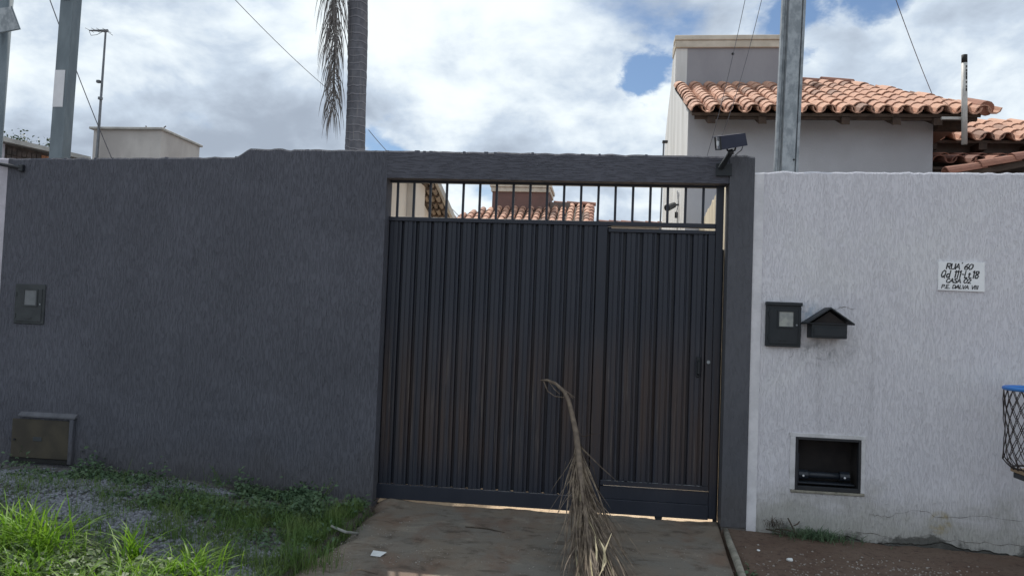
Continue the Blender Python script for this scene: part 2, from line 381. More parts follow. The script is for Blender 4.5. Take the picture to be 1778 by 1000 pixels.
# ---------------------------------------------------------------- mesh helpers
class MB:
    def __init__(s): s.v = []; s.f = []

    def add(s, vs, fs):
        o = len(s.v); s.v += [tuple(v) for v in vs]; s.f += [tuple(i + o for i in f) for f in fs]; return s

    def box(s, x0, x1, y0, y1, z0, z1, b=0.0):
        if b <= 0:
            vs = [(x, y, z) for z in (z0, z1) for y in (y0, y1) for x in (x0, x1)]
            return s.add(vs, [(0, 2, 3, 1), (4, 5, 7, 6), (0, 1, 5, 4), (2, 6, 7, 3), (0, 4, 6, 2), (1, 3, 7, 5)])
        bm = bmesh.new(); bmesh.ops.create_cube(bm, size=1)
        for v in bm.verts: v.co = ((x0 + x1) / 2 + v.co.x * (x1 - x0), (y0 + y1) / 2 + v.co.y * (y1 - y0), (z0 + z1) / 2 + v.co.z * (z1 - z0))
        bmesh.ops.bevel(bm, geom=bm.edges[:], offset=b, segments=1, affect='EDGES')
        bm.verts.index_update()
        s.add([v.co[:] for v in bm.verts], [[v.index for v in f.verts] for f in bm.faces]); bm.free(); return s

    def hexa(s, c):    # 8 corners: bottom quad (4, ccw), top quad (4)
        return s.add(c, [(3, 2, 1, 0), (4, 5, 6, 7), (0, 1, 5, 4), (1, 2, 6, 5), (2, 3, 7, 6), (3, 0, 4, 7)])

    def prism(s, poly, vec):   # 3-D polygon swept along vec
        n = len(poly); vec = Vector(vec); p = [Vector(q) for q in poly]
        vs = p + [q + vec for q in p]
        return s.add(vs, [tuple(range(n))[::-1], tuple(range(n, 2 * n))] + [(i, (i + 1) % n, n + (i + 1) % n, n + i) for i in range(n)])

    def tube(s, pts, r, n=8, cap=True, prof=None):
        pts = [Vector(p) for p in pts]; rs = r if isinstance(r, (list, tuple)) else [r] * len(pts)
        t0 = (pts[1] - pts[0]).normalized(); ref = Vector((0, 0, 1)) if abs(t0.z) < .9 else Vector((0, 1, 0))
        a = t0.cross(ref).normalized(); vs = []
        for i, p in enumerate(pts):
            t = (pts[min(i + 1, len(pts) - 1)] - pts[max(i - 1, 0)]).normalized()
            a = (a - t * a.dot(t)).normalized(); b = t.cross(a)
            for k in range(n):
                an = 2 * math.pi * k / n; vs.append(p + (a * math.cos(an) + b * math.sin(an)) * rs[i])
        fs = [(i * n + k, i * n + (k + 1) % n, (i + 1) * n + (k + 1) % n, (i + 1) * n + k) for i in range(len(pts) - 1) for k in range(n)]
        if cap: fs += [tuple(range(n))[::-1], tuple(range((len(pts) - 1) * n, len(pts) * n))]
        return s.add(vs, fs)

    def ribbon(s, pts, w, side, fold=0.0):
        pts = [Vector(p) for p in pts]; side = Vector(side); vs = []; n = len(pts)
        for i, p in enumerate(pts):
            ww = w[i] if isinstance(w, (list, tuple)) else w
            t = (pts[min(i + 1, n - 1)] - pts[max(i - 1, 0)])
            sd = side - t * (side.dot(t) / max(t.dot(t), 1e-9))
            sd = sd.normalized() * ww / 2 if sd.length > 1e-6 else Vector((ww / 2, 0, 0))
            vs += [p - sd, p + sd]
        return s.add(vs, [(2 * i, 2 * i + 1, 2 * i + 3, 2 * i + 2) for i in range(n - 1)])

    def mesh(s, name, origin=(0, 0, 0), smooth=False):
        me = bpy.data.meshes.new(name); o = Vector(origin)
        me.from_pydata([tuple(Vector(v) - o) for v in s.v], [], s.f); me.update()
        if smooth: me.polygons.foreach_set('use_smooth', [True] * len(me.polygons))
        return me


def worldloc(o):
    p = Vector((0, 0, 0))
    while o is not None: p += o.location; o = o.parent
    return p


def link(name, me, mat=None, parent=None, loc=(0, 0, 0), kind=None):
    o = bpy.data.objects.new(name, me); COL.objects.link(o)
    if parent is not None: o.parent = parent
    o.location = loc
    if mat is not None and len(me.materials) == 0: me.materials.append(mat)
    if kind: o['kind'] = kind
    return o


def part(name, mb, mat, parent=None, smooth=False, kind=None, label=None):
    """a mesh given in world coordinates, hung on its parent"""
    o = worldloc(parent) if parent is not None else Vector((0, 0, 0))
    ob = link(name, mb.mesh(name, o, smooth), mat, parent, kind=kind)
    if label: ob['label'] = label
    return ob


def thing(name, label, cat, loc, group=None):
    o = bpy.data.objects.new(name, None); COL.objects.link(o); o.location = loc
    o.empty_display_size = .2
    return tag(o, label, cat, group)


def tag(o, label, cat, group=None):
    o['label'] = label; o['category'] = cat
    if group: o['group'] = group
    return o


def structure(name, me, mat):
    o = link(name, me, mat); o['kind'] = 'structure'; return o


def np_mesh(name, verts, faces):
    """verts (n,3), faces (m,k) with equal k"""
    me = bpy.data.meshes.new(name); verts = np.asarray(verts, np.float32); faces = np.asarray(faces, np.int32)
    k = faces.shape[1]
    me.vertices.add(len(verts)); me.vertices.foreach_set('co', verts.ravel())
    me.loops.add(faces.size); me.loops.foreach_set('vertex_index', faces.ravel())
    me.polygons.add(len(faces)); me.polygons.foreach_set('loop_start', np.arange(0, faces.size, k, dtype=np.int32))
    me.polygons.foreach_set('loop_total', np.full(len(faces), k, np.int32))
    me.update(calc_edges=True); me.validate(); return me


def sstep(a, b, x):
    t = np.clip((x - a) / (b - a), 0, 1); return t * t * (3 - 2 * t)


def nz(x, y, s=1.0, z=0.0): return mnoise.noise(Vector((x * s, y * s, z)))


# ---------------------------------------------------------------- ground
DX0, DX1 = -1.76, 0.985


def hgt(x, y):
    h = 0.0
    if y <= 0.3:
        w = float(sstep(-2.6, -0.6, y))
        if x < DX0: h += 0.20 * float(sstep(0.0, 2.6, DX0 - x)) * (1.0 - 0.42 * float(sstep(-1.2, -0.1, y))) * (0.35 + 0.65 * w) - .012
        if x > DX1: h += -0.035 - 0.028 * min(x - DX1, 4)
        if DX0 <= x <= DX1: h -= 0.085
        h += 0.022 * nz(x, y, 2.1) + 0.012 * nz(x, y, 7.0)
        h -= 0.12 * float(sstep(3.0, 5.0, -y))
    else:
        h = -0.12
    return h


def make_ground():
    xs = list(np.arange(-6.0, 5.01, 0.05)); ys = list(np.arange(-3.0, 0.21, 0.05))
    xs = [-900, -300, -100, -40, -20, -12, -8] + xs + [7, 12, 20, 40, 100, 300, 900]
    ys = [-900, -300, -100, -40, -20, -12, -8, -5, -4] + ys + [0.5, 4, 12, 30, 100, 300, 900]
    v = [(x, y, hgt(x, y)) for y in ys for x in xs]; n = len(xs)
    f = [(j * n + i, j * n + i + 1, (j + 1) * n + i + 1, (j + 1) * n + i) for j in range(len(ys) - 1) for i in range(n - 1)]
    me = np_mesh('ground', v, f); me.polygons.foreach_set('use_smooth', [True] * len(me.polygons))
    structure('ground', me, M['ground'])


def make_driveway():
    nx, ny = 90, 84; v = []; 
    for j in range(ny + 1):
        y = 0.125 - 4.1 * j / ny
        xl = DX0 + 0.02 + 0.10 * nz(y, 3.3, 1.6) + 0.035 * nz(y, 8.1, 8) ; xr = .992 + .075 * y + 0.006 * nz(y, 1.1, 4)
        if y > -.1: xl = DX0 - .01
        for i in range(nx + 1):
            s = i / nx; x = xl + (xr - xl) * s
            e = min(x - xl, xr - x)
            lump = .030 * max(0, nz(x, 2.2, 2.6) + .25 * nz(x, 5, 11)) * float(sstep(-.12, .08, y)) + (.035 * float(sstep(-1.35, -1.7, x)) * float(sstep(-.2, .1, y)))
            z = -0.034 + lump + 0.006 * nz(x, y, 2.3) + 0.004 * nz(x, y, 9)
            if e < .12 and x < 0: z -= 0.055 * (1 - e / .12) ** 1.5
            if i in (0, nx): z -= .09
            v.append((x, y, z))
    n = nx + 1
    f = [(j * n + i, (j + 1) * n + i, (j + 1) * n + i + 1, j * n + i + 1) for j in range(ny) for i in range(nx)]
    me = np_mesh('driveway', v, f); me.polygons.foreach_set('use_smooth', [True] * len(me.polygons))
    structure('driveway', me, M['drive'])
    mb = MB().add([(-2.3, .127, -.046), (1.04, .127, -.046), (1.04, 16, -.02), (-2.3, 16, -.02)], [(0, 1, 2, 3)])
    structure('yard', mb.mesh('yard'), M['yard'])


make_ground(); make_driveway()


# ---------------------------------------------------------------- the two street walls
def rough_strip(mb, x0, x1, z0, ztop, y0, y1, jit=0.010, step=0.035, seed=0.0, bottom_skirt=True):
    n = max(2, int((x1 - x0) / step)); rows = []
    for i in range(n + 1):
        x = x0 + (x1 - x0) * i / n; zt = ztop(x) + jit * (nz(x, seed, 9) + .7 * nz(x, seed + 5, 27)) if jit else ztop(x)
        rows.append([(x, y0, z0), (x, y0, zt - .014), (x, y0 + .012, zt), (x, y1 - .012, zt + .004), (x, y1, zt - .012), (x, y1, z0)])
    o = len(mb.v); k = 6
    for r in rows: mb.v += r
    for i in range(n):
        for j in range(k):
            a = o + i * k + j; b = o + i * k + (j + 1) % k
            mb.f.append((a, a + k, b + k, b))
    mb.f.append(tuple(o + j for j in range(k))); mb.f.append(tuple(o + n * k + j for j in range(k))[::-1])
    return mb


def top_left(x):
    if x < -3.10: return 2.737 + (x + 5.18) / 2.08 * .039
    if x < -2.975: return 2.776 + (x + 3.10) / .125 * .074
    return 2.85


def make_dark_wall():
    t = thing('grey_boundary_wall', 'long dark grey scratched plaster wall framing the metal gate', 'wall', (-3.0, .08, 0))
    mb = MB(); rough_strip(mb, -5.175, DX0 - .012, -.25, top_left, 0, .17, seed=1.0)
    part('wall_panel', mb, M['dark_wall'], t)
    mb = MB(); rough_strip(mb, DX0 - .012, .975, 2.622, lambda x: 2.85 - .012 * (x + 1.77) / 2.7, .002, .17, seed=2.0, jit=.008)
    part('lintel', mb, M['lintel'], t)
    mb = MB(); rough_strip(mb, .975, 1.163, -.02, lambda x: 2.838 + .012 * math.sin((x - .975) * 20), -.014, .165, seed=3.0, jit=.02, step=.02)
    part('gate_post', mb, M['post'], t)
    mb = MB(); rough_strip(mb, .978, 1.158, -.2, lambda x: -.02, -.008, .16, seed=4.0, jit=0)
    part('post_footing', mb, M['bare_cement'], t)
    mb = MB()   # thin mortar lip left along the foot of the lintel opening
    for i in range(22):
        x = random.uniform(-5.1, 1.1); zt = top_left(x) if x < DX0 else 2.85 - .012 * (x + 1.77) / 2.7
        w = random.uniform(.006, .02); mb.box(x - w, x + w, .01, .1, zt - .012, zt + random.uniform(.001, .006), .002)
    part('mortar_crumbs', mb, M['lintel'], t, kind='stuff')


def make_white_wall():
    t = thing('white_boundary_wall', 'white scratched plaster wall with cracked stained foot right of the gate', 'wall', (2.8, .08, 0))
    X0, X1, Y0, Y1 = 1.235, 7.5, .003, .16
    hx0, hx1, hz0, hz1 = 1.518, 1.996, .292, .691
    top = lambda x: 2.722 + .01 * (x - 1.2)
    mb = MB()
    rough_strip(mb, X0, hx0, -.3, top, Y0, Y1, seed=5.0, jit=.012)
    rough_strip(mb, hx0, hx1, hz1, top, Y0, Y1, seed=5.0, jit=.012)
    rough_strip(mb, hx0, hx1, -.3, lambda x: hz0 + .001, Y0, Y1, jit=0)
    rough_strip(mb, hx1, X1, -.3, top, Y0, Y1, seed=5.0, jit=.012)
    part('wall_panel', mb, M['white_wall'], t)
    mb = MB(); rough_strip(mb, 1.165, 1.237, -.2, lambda x: 2.715, -.006, .16, seed=6, jit=.012, step=.02)
    part('corner_strip', mb, M['smooth_white'], t)
    mb = MB()
    y = -.004
    mb.box(hx0 - .045, hx1 + .035, y, Y0 + .01, hz1, hz1 + .03, .002); mb.box(hx0 - .04, hx0, y, Y0 + .01, hz0, hz1, .002); mb.box(hx1, hx1 + .03, y, Y0 + .01, hz0, hz1, .002)
    part('plaster_margin', mb, M['margin'], t)
    mb = MB(); mb.box(hx0 - .03, hx1 + .03, -.008, Y0 + .06, hz0 - .022, hz0 - .001, .004)
    part('niche_sill', mb, M['kerb'], t)
    # cracks: thin dark gaps, each a fine strip standing a hair proud of the render
    def crack(pts, w):
        mb = MB(); out = []
        for a, b in zip(pts, pts[1:]):
            for i in range(6):
                s = i / 6; out.append(Vector((a[0] + (b[0] - a[0]) * s + random.uniform(-.008, .008), 0, a[1] + (b[1] - a[1]) * s + random.uniform(-.009, .009))))
        out.append(Vector((pts[-1][0], 0, pts[-1][1])))
        vs = []
        for i, p in enumerate(out):
            ww = w * random.uniform(.25, 1.3) * (0.3 if i in (0, len(out) - 1) else 1)
            vs += [(p.x, -.0005, p.z - ww), (p.x, -.0005, p.z + ww)]
        mb.add(vs, [(2 * i, 2 * i + 2, 2 * i + 3, 2 * i + 1) for i in range(len(out) - 1)])
        part('crack', mb, M['bare_cement'], t)
    def wp(*pp): return [(at(px, py, 0).x, at(px, py, 0).z) for px, py in pp]
    crack(wp((1315, 921), (1360, 918), (1420, 925), (1475, 926), (1500, 924), (1560, 935), (1640, 937), (1700, 941), (1778, 948)), .0017)
    crack(wp((1510, 893), (1540, 897), (1590, 884), (1610, 888), (1630, 898), (1700, 896), (1778, 905)), .0014)
    crack(wp((1475, 870), (1477, 900), (1471, 930)), .0013)
    crack(wp((1380, 858), (1379, 898)), .0018)
    crack(wp((1440, 538), (1462, 534), (1484, 536)), .0022)
    crack(wp((1378, 610), (1370, 622)), .002)
    mb = MB()
    rough_strip(mb, 1.62, 6.0, -.4, lambda x: hgt(x, -.03) + .012 + .05 * max(0, nz(x, 3, 1.7)) + .03 * nz(x, 4, 6), -.006, .003, jit=.022, step=.012, seed=11)
    part('broken_footing', mb, M['damp_cement'], t)


make_dark_wall(); make_white_wall()

# neighbour's lilac wall and the iron rod at the far left
tl = thing('lilac_boundary_wall', 'pale lilac wall just beyond the dark wall on the far left', 'wall', (-6.6, .08, 0))
mb = MB(); rough_strip(mb, -9.0, -5.177, -.2, lambda x: 2.74, .001, .16, jit=.006, seed=9)
part('wall_panel', mb, M['lilac'], tl)
rod = thing('iron_bracket', 'dark iron rod sticking out across the corner where lilac and grey walls meet', 'bracket', (-5.1, -.03, 2.66))
mb = MB(); mb.tube([at(-30, 280, -.06), at(38, 292, -.02)], .016, 8)
part('rod', mb, M['steel_black'], rod)
p = at(40, 293, 0); mb = MB().box(p.x - .02, p.x + .02, -.035, -.0, p.z - .03, p.z + .03, .004)
part('end_plate', mb, M['steel_black'], rod)


# ---------------------------------------------------------------- the gate
def make_gate():
    Y = .12
    t = thing('metal_gate', 'dark ribbed metal gate with top bars and a pedestrian door', 'gate', (-.4, Y, 0))
    xl, xm, xm2, xr = -1.80, -.035, .045, .955
    zt = 2.64

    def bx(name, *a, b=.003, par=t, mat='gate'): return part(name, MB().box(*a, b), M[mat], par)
    # frame
    bx('frame_stile', xl - .03, xl + .022, Y - .012, Y + .04, .0, zt)
    bx('frame_stile', .897, xr, Y - .012, Y + .04, .0, zt)
    bx('frame_stile', xm, xm2 - .002, Y - .016, Y + .04, .112, 2.281)
    bx('seam_backing', xm + .02, xm2 + .03, Y + .041, Y + .05, .0, 2.281)  # backing strip added behind the seam to stop a light slit
    bx('top_rail', xl + .023, .896, Y - .013, Y + .035, 2.282, 2.318)
    bx('top_rail', xl + .023, .896, Y - .009, Y + .03, 2.605, 2.64)
    bx('bottom_rail', xl + .023, xm2 - .003, Y - .018, Y + .035, -.006, .111)
    bx('bottom_rail', xm2, .896, Y - .018, Y + .035, -.007, .105)
    bx('bottom_rail', xm2, .896, Y - .006, Y + .03, .106, .2055)
    mbn = MB().tube([(.515, Y - .01, -.012), (.515, Y + .03, -.012)], .030, 12)
    part('wheel', mbn, M['steel_black'], t)
    part('wheel', MB().tube([(-1.62, Y, -.012), (-1.62, Y + .04, -.012)], .03, 12), M['steel_black'], t)
    # track bead on the ground
    # bars
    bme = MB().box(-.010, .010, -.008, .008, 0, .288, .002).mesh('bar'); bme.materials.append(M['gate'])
    for i in range(19):
        x = -1.709 + i * (.795 + 1.709) / 18
        o = link('bar', bme, None, t, Vector((x, Y + .012, 2.3175)) - t.location)
        o.rotation_euler.y = random.uniform(-.004, .004)

    # ribbed cladding: each folded strip is a piece of its own
    def strip(w, z0, z1):
        s = w / .126
        prof = [(-.004, .0355), (.010, .034), (.014, .006), (.018, 0), (.046, 0), (.048, .0035), (.052, .0035), (.054, 0), (.084, 0), (.087, .004), (.090, .010), (.096, .010), (.099, .004), (.102, .001), (.116, .001), (.117, .006), (.120, .033), (.130, .0335)]
        mb = MB(); n = len(prof)
        vs = [(x * s, y, z0) for x, y in prof] + [(x * s, y, z1) for x, y in prof]
        vs += [(x * s, y + .0015, z0) for x, y in prof] + [(x * s, y + .0015, z1) for x, y in prof]
        mb.add(vs, [(i, i + 1, n + i + 1, n + i) for i in range(n - 1)] + [(2 * n + i, 3 * n + i, 3 * n + i + 1, 2 * n + i + 1) for i in range(n - 1)])
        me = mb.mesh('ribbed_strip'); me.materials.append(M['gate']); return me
    n1 = 14; w1 = (xm - (xl + .022)) / n1; s1 = strip(w1, .112, 2.284)
    for i in range(n1):
        o = link('ribbed_strip', s1, None, t, Vector((xl + .022 + i * w1, Y + random.uniform(-.0015, .0015), 0)) - t.location)
        o.rotation_euler.z = random.uniform(-.012, .012); o.rotation_euler.y = random.uniform(-.0012, .0012)
    # pedestrian door
    d = part('pedestrian_door', MB().box(xm2 + .006, .895, Y - .014, Y + .03, 2.232, 2.262, .003), M['gate'], t)
    part('door_rail', MB().box(xm2 + .006, .895, Y - .014, Y + .03, .214, .252, .003), M['gate'], d)
    part('door_stile', MB().box(.842, .8945, Y - .015, Y + .03, .2525, 2.2315, .003), M['gate'], d)
    n2 = 6; x0 = xm2 + .006; w2 = (.842 - x0) / n2; s2 = strip(w2, .250, 2.234)
    for i in range(n2):
        o = link('ribbed_strip', s2, None, d, Vector((x0 + i * w2, Y + random.uniform(-.0015, .0015), 0)) - t.location)
        o.rotation_euler.z = random.uniform(-.01, .01)
    mb = MB().box(.774, .804, Y - .022, Y - .002, 1.10, 1.26, .006)
    mb.tube([(.789, Y - .02, 1.12), (.789, Y - .05, 1.13), (.789, Y - .05, 1.22), (.789, Y - .02, 1.23)], .008, 8)
    part('handle', mb, M['steel_black'], d)
    part('lock_cylinder', MB().tube([(.866, Y - .016, 1.222), (.866, Y - .026, 1.222)], .014, 14), M['galv'], d)
    mb = MB()
    for x in np.arange(.1, .85, .02):
        if random.random() < .35: mb.box(x, x + random.uniform(.01, .05), Y - .0155, Y - .013, .2505, .2535)
    part('paint_chips', mb, M['galv'], d, kind='stuff')
    bx('slit_cover_post', .940, .974, Y + .041, Y + .06, -.04, 2.12)  # added behind the gap to block its light except near the top


make_gate()


# ---------------------------------------------------------------- boxes on the walls
def meter_box(label, x0, x1, z0, z1, win, mat, wmat, depth, hood=True):
    t = thing('electricity_meter_box', label, 'meter box', ((x0 + x1) / 2, 0, z0), None)
    part('box', MB().box(x0, x1, -depth, .01, z0, z1, .004), mat, t)
    part('door', MB().box(x0 + .022, x1 - .022, -depth - .006, -depth + .002, z0 + .02, z1 - .04, .003), mat, t)
    w = MB(); wx0, wx1, wz0, wz1 = win
    for a in ((wx0 - .012, wx0, wz0 - .012, wz1 + .012), (wx1, wx1 + .012, wz0 - .012, wz1 + .012)): w.box(a[0], a[1], -depth - .012, -depth - .003, a[2], a[3])
    for a in ((wx0, wx1, wz0 - .012, wz0), (wx0, wx1, wz1, wz1 + .012)): w.box(a[0], a[1], -depth - .012, -depth - .003, a[2], a[3])
    f = part('window', w, mat, t)
    part('pane', MB().box(wx0, wx1, -depth - .0075, -depth - .0055, wz0, wz1), wmat, f)
    if hood: part('rim', MB().box(x0 - .004, x1 + .006, -depth - .014, .01, z1 - .022, z1 + .004, .003), mat, t)
    for hz in (z0 + .07, z1 - .09):
        part('hinge', MB().tube([(x0 + .02, -depth - .008, hz - .018), (x0 + .02, -depth - .008, hz + .018)], .005, 8), mat, t)
    part('screw', MB().tube([(x1 - .034, -depth - .005, (z0 + z1) / 2), (x1 - .034, -depth - .010, (z0 + z1) / 2)], .007, 8), M['galv'], t)
    part('latch', MB().box((x0 + x1) / 2 - .03, (x0 + x1) / 2 + .03, -depth - .011, -depth - .005, z0 + .045, z0 + .055), mat, t)


meter_box('black meter box with small pale window on white wall beside the letter box', 1.272, 1.530, 1.370, 1.706, (1.365, 1.470, 1.525, 1.636), M['black_box'], M['window'], .035)
meter_box('dark meter box set in the long grey wall near its left end', -5.022, -4.742, 1.302, 1.645, (-4.925, -4.815, 1.465, 1.592), M['left_box'], M['window_dim'], .012, False)


def letter_box():
    t = thing('letter_box', 'small black letter box with a pitched roof on white wall', 'letter box', (1.71, 0, 1.44))
    D = .13
    part('box', MB().box(1.583, 1.838, -D, .01, 1.447, 1.556, .004), M['black_box'], t)
    part('slot_flap', MB().box(1.598, 1.823, -D - .005, -D + .001, 1.462, 1.528, .002), M['black_box'], t)
    g = MB().prism([(1.585, -D, 1.556), (1.836, -D, 1.556), (1.709, -D, 1.648)], (0, D, 0))
    part('gable', g, M['niche_dark'], t)
    rf = MB(); e = .012
    for xa, za, xb, zb in ((1.538, 1.549, 1.709, 1.668), (1.709, 1.668, 1.880, 1.552)):
        rf.hexa([(xa, -D - .035, za), (xb, -D - .035, zb), (xb, .0, zb), (xa, .0, za), (xa, -D - .035, za + e), (xb, -D - .035, zb + e), (xb, 0, zb + e), (xa, 0, za + e)])
    part('roof', rf, M['black_box'], t)
    part('trim', MB().box(1.56, 1.858, -D - .012, -D - .001, 1.551, 1.561, .002), M['steel_black'], t)


letter_box()


def water_niche():
    hx0, hx1, hz0, hz1 = 1.519, 1.995, .293, .690
    t = thing('water_meter_box', 'open black recessed box with a horizontal pipe low in the white wall', 'water meter box', (1.757, .1, hz0))
    fr = MB(); w = .018
    fr.box(hx0, hx0 + w, -.008, .03, hz0, hz1, .002); fr.box(hx1 - w, hx1, -.008, .03, hz0, hz1, .002)
    fr.box(hx0 + w, hx1 - w, -.008, .03, hz1 - w, hz1, .002); fr.box(hx0 + w, hx1 - w, -.008, .03, hz0, hz0 + .03, .002)
    part('frame', fr, M['steel_black'], t)
    bk = MB(); a, b, c, d = hx0 + .004, hx1 - .004, hz0 + .004, hz1 - .004
    bk.box(a, b, .20, .21, c, d); bk.box(a, a + .004, .03, .20, c, d); bk.box(b - .004, b, .03, .20, c, d)
    bk.box(a + .004, b - .004, .03, .20, d - .004, d); bk.box(a + .004, b - .004, .03, .20, c, c + .004)
    part('box', bk, M['niche_dark'], t)
    part('pipe', MB().tube([(1.57, .09, .395), (1.93, .09, .395)], .024, 12), M['pipe_black'], t, True)
    for x in (1.598, 1.902):
        j = part('coupling', MB().tube([(x - .035, .09, .395), (x + .035, .09, .395)], .036, 10), M['pipe_black'], t)
        part('screw', MB().tube([(x - .006, .05, .392), (x - .006, .044, .392)], .008, 8), M['glass_white'], j)
    part('shelf', MB().box(hx0 + .03, hx1 - .03, .03, .12, .335, .346, .003), M['pipe_black'], t)
    part('bracket', MB().box(hx0 + .022, hx0 + .038, .04, .06, .33, .56, .003), M['pipe_black'], t)


water_niche()


def left_niche():
    t = thing('water_meter_box', 'closed water meter box with brownish metal door low in the grey wall', 'water meter box', (-4.69, 0, .15))
    part('door', MB().box(-4.965, -4.432, -.02, -.002, .165, .492, .004), M['brass_door'], t)
    part('plate', MB().box(-4.76, -4.68, -.0235, -.019, .31, .345, .002), M['left_box'], t)
    part('latch', MB().tube([(-4.93, -.02, .315), (-4.93, -.03, .315)], .009, 8), M['steel_black'], t)
    part('ledge', MB().hexa([(-4.91, -.03, .512), (-4.385, -.03, .512), (-4.375, .01, .530), (-4.90, .01, .530), (-4.91, -.03, .524), (-4.385, -.03, .524), (-4.375, .01, .562), (-4.90, .01, .562)]), M['lead_grey'], t)
    part('cheek', MB().box(-4.428, -4.392, -.035, .005, .13, .507, .004), M['dark_wall'], t)
    part('cheek', MB().box(-4.432, -4.975, -.012, .005, .125, .163, .003), M['black'], t)


left_niche()


# ---------------------------------------------------------------- address sign: hand-painted lettering as strokes
GL = {
    'R': [[(0, 0), (0, 1), (.45, 1), (.55, .78), (.42, .55), (0, .5)], [(.2, .5), (.55, 0)]],
    'U': [[(0, 1), (0, .25), (.12, .02), (.38, .02), (.52, .25), (.52, 1)]],
    'A': [[(-.05, 0), (.28, 1), (.56, 0)], [(.06, .36), (.48, .36)]],
    "'": [[(.1, 1.08), (.16, 1.2)]],
    '6': [[(.45, 1), (.15, .7), (0, .35), (.1, .03), (.38, .02), (.5, .25), (.4, .48), (.05, .38)]],
    '0': [[(.25, 1), (.05, .75), (0, .3), (.15, .02), (.4, .1), (.55, .5), (.5, .88), (.25, 1)]],
    'Q': [[(.25, 1), (.05, .75), (0, .3), (.15, .02), (.38, .1), (.5, .5), (.46, .88), (.25, 1)], [(.28, .22), (.5, -.06)]],
    'd': [[(.42, .5), (.15, .52), (0, .25), (.1, .02), (.32, .06), (.42, .3)], [(.42, 1), (.42, 0)]],
    '1': [[(.02, .82), (.16, 1), (.16, 0)]],
    '-': [[(.05, .5), (.3, .5)]],
    'L': [[(.02, 1), (.02, .04), (.36, .04)]],
    't': [[(.12, .72), (.12, .08), (.26, .04)], [(0, .55), (.26, .55)]],
    '.': [[(.03, .02), (.08, .06)]],
    '8': [[(.28, .54), (.05, .72), (.12, .97), (.38, .97), (.45, .74), (.05, .3), (.1, .03), (.38, .02), (.48, .28), (.28, .54)]],
    'C': [[(.48, .85), (.32, 1), (.1, .85), (0, .4), (.12, .05), (.35, .02), (.5, .2)]],
    'S': [[(.48, .88), (.3, 1), (.06, .86), (.12, .6), (.38, .45), (.44, .18), (.25, .01), (0, .14)]],
    '2': [[(.02, .8), (.2, 1), (.42, .88), (.4, .6), (0, .03), (.48, .03)]],
    'P': [[(.02, 0), (.02, 1), (.4, .98), (.5, .75), (.36, .52), (.02, .48)]],
    'E': [[(.42, 1), (.02, 1), (.02, .02), (.42, .02)], [(.02, .52), (.34, .52)]],
    'D': [[(.02, 0), (.02, 1), (.32, .95), (.5, .6), (.4, .15), (.02, .02)]],
    'V': [[(0, 1), (.2, 0), (.5, 1)]],
    'I': [[(.06, 1), (.06, 0)]],
}
ADV = {'R': .66, 'U': .66, 'A': .64, "'": .16, '6': .62, '0': .66, 'Q': .68, 'd': .6, '1': .32, '-': .44, 'L': .46, 't': .36, '.': .2, '8': .6, 'C': .6, 'S': .56, '2': .6,
       'P': .58, 'E': .54, 'D': .6, 'V': .54, 'I': .24, ' ': .42}


def sign():
    x0, x1, z0, z1 = 2.523, 2.852, 1.838, 2.056
    t = thing('address_sign', 'small white hand painted address plate high on the white wall', 'sign', (2.69, 0, 1.84))
    a = [(x0 + .002, z0 + .004), (x1, z0), (x1 - .002, z1 + .003), (x0, z1 - .002)]
    mb = MB().prism([(x, -.010, z) for x, z in a], (0, .016, 0)); part('plate', mb, M['signface'], t)
    mb = MB()
    for line, cx, zb, h, wd, sw in (("RUA' 60", 2.674, 2.002, .041, .190, .0082), ('Qd 111-Lt.18', 2.676, 1.938, .053, .268, .0088),
                                    ('CASA 02', 2.668, 1.899, .032, .178, .0076), ('P.E. DALVA VIII', 2.677, 1.856, .027, .262, .0064)):
        tot = sum(ADV[c] for c in line); k = wd / tot; x = cx - wd / 2
        for c in line:
            for st in GL.get(c, []):
                pts = [Vector((x + px * k + py * h * .22, 0, zb + py * h + random.uniform(-.0006, .0006))) for px, py in st]
                for p, q in zip(pts, pts[1:]):
                    dv = (q - p); ln = dv.length or 1e-6; dv /= ln; nn = Vector((-dv.z, 0, dv.x)) * sw / 2 * random.uniform(.85, 1.15); ex = dv * sw * .3
                    y = Vector((0, -.0108 - random.random() * .0004, 0))
                    mb.add([p - ex - nn + y, q + ex - nn + y, q + ex + nn + y, p - ex + nn + y], [(0, 1, 2, 3)])
            x += ADV[c] * k
    part('lettering', mb, M['ink'], t)


sign()


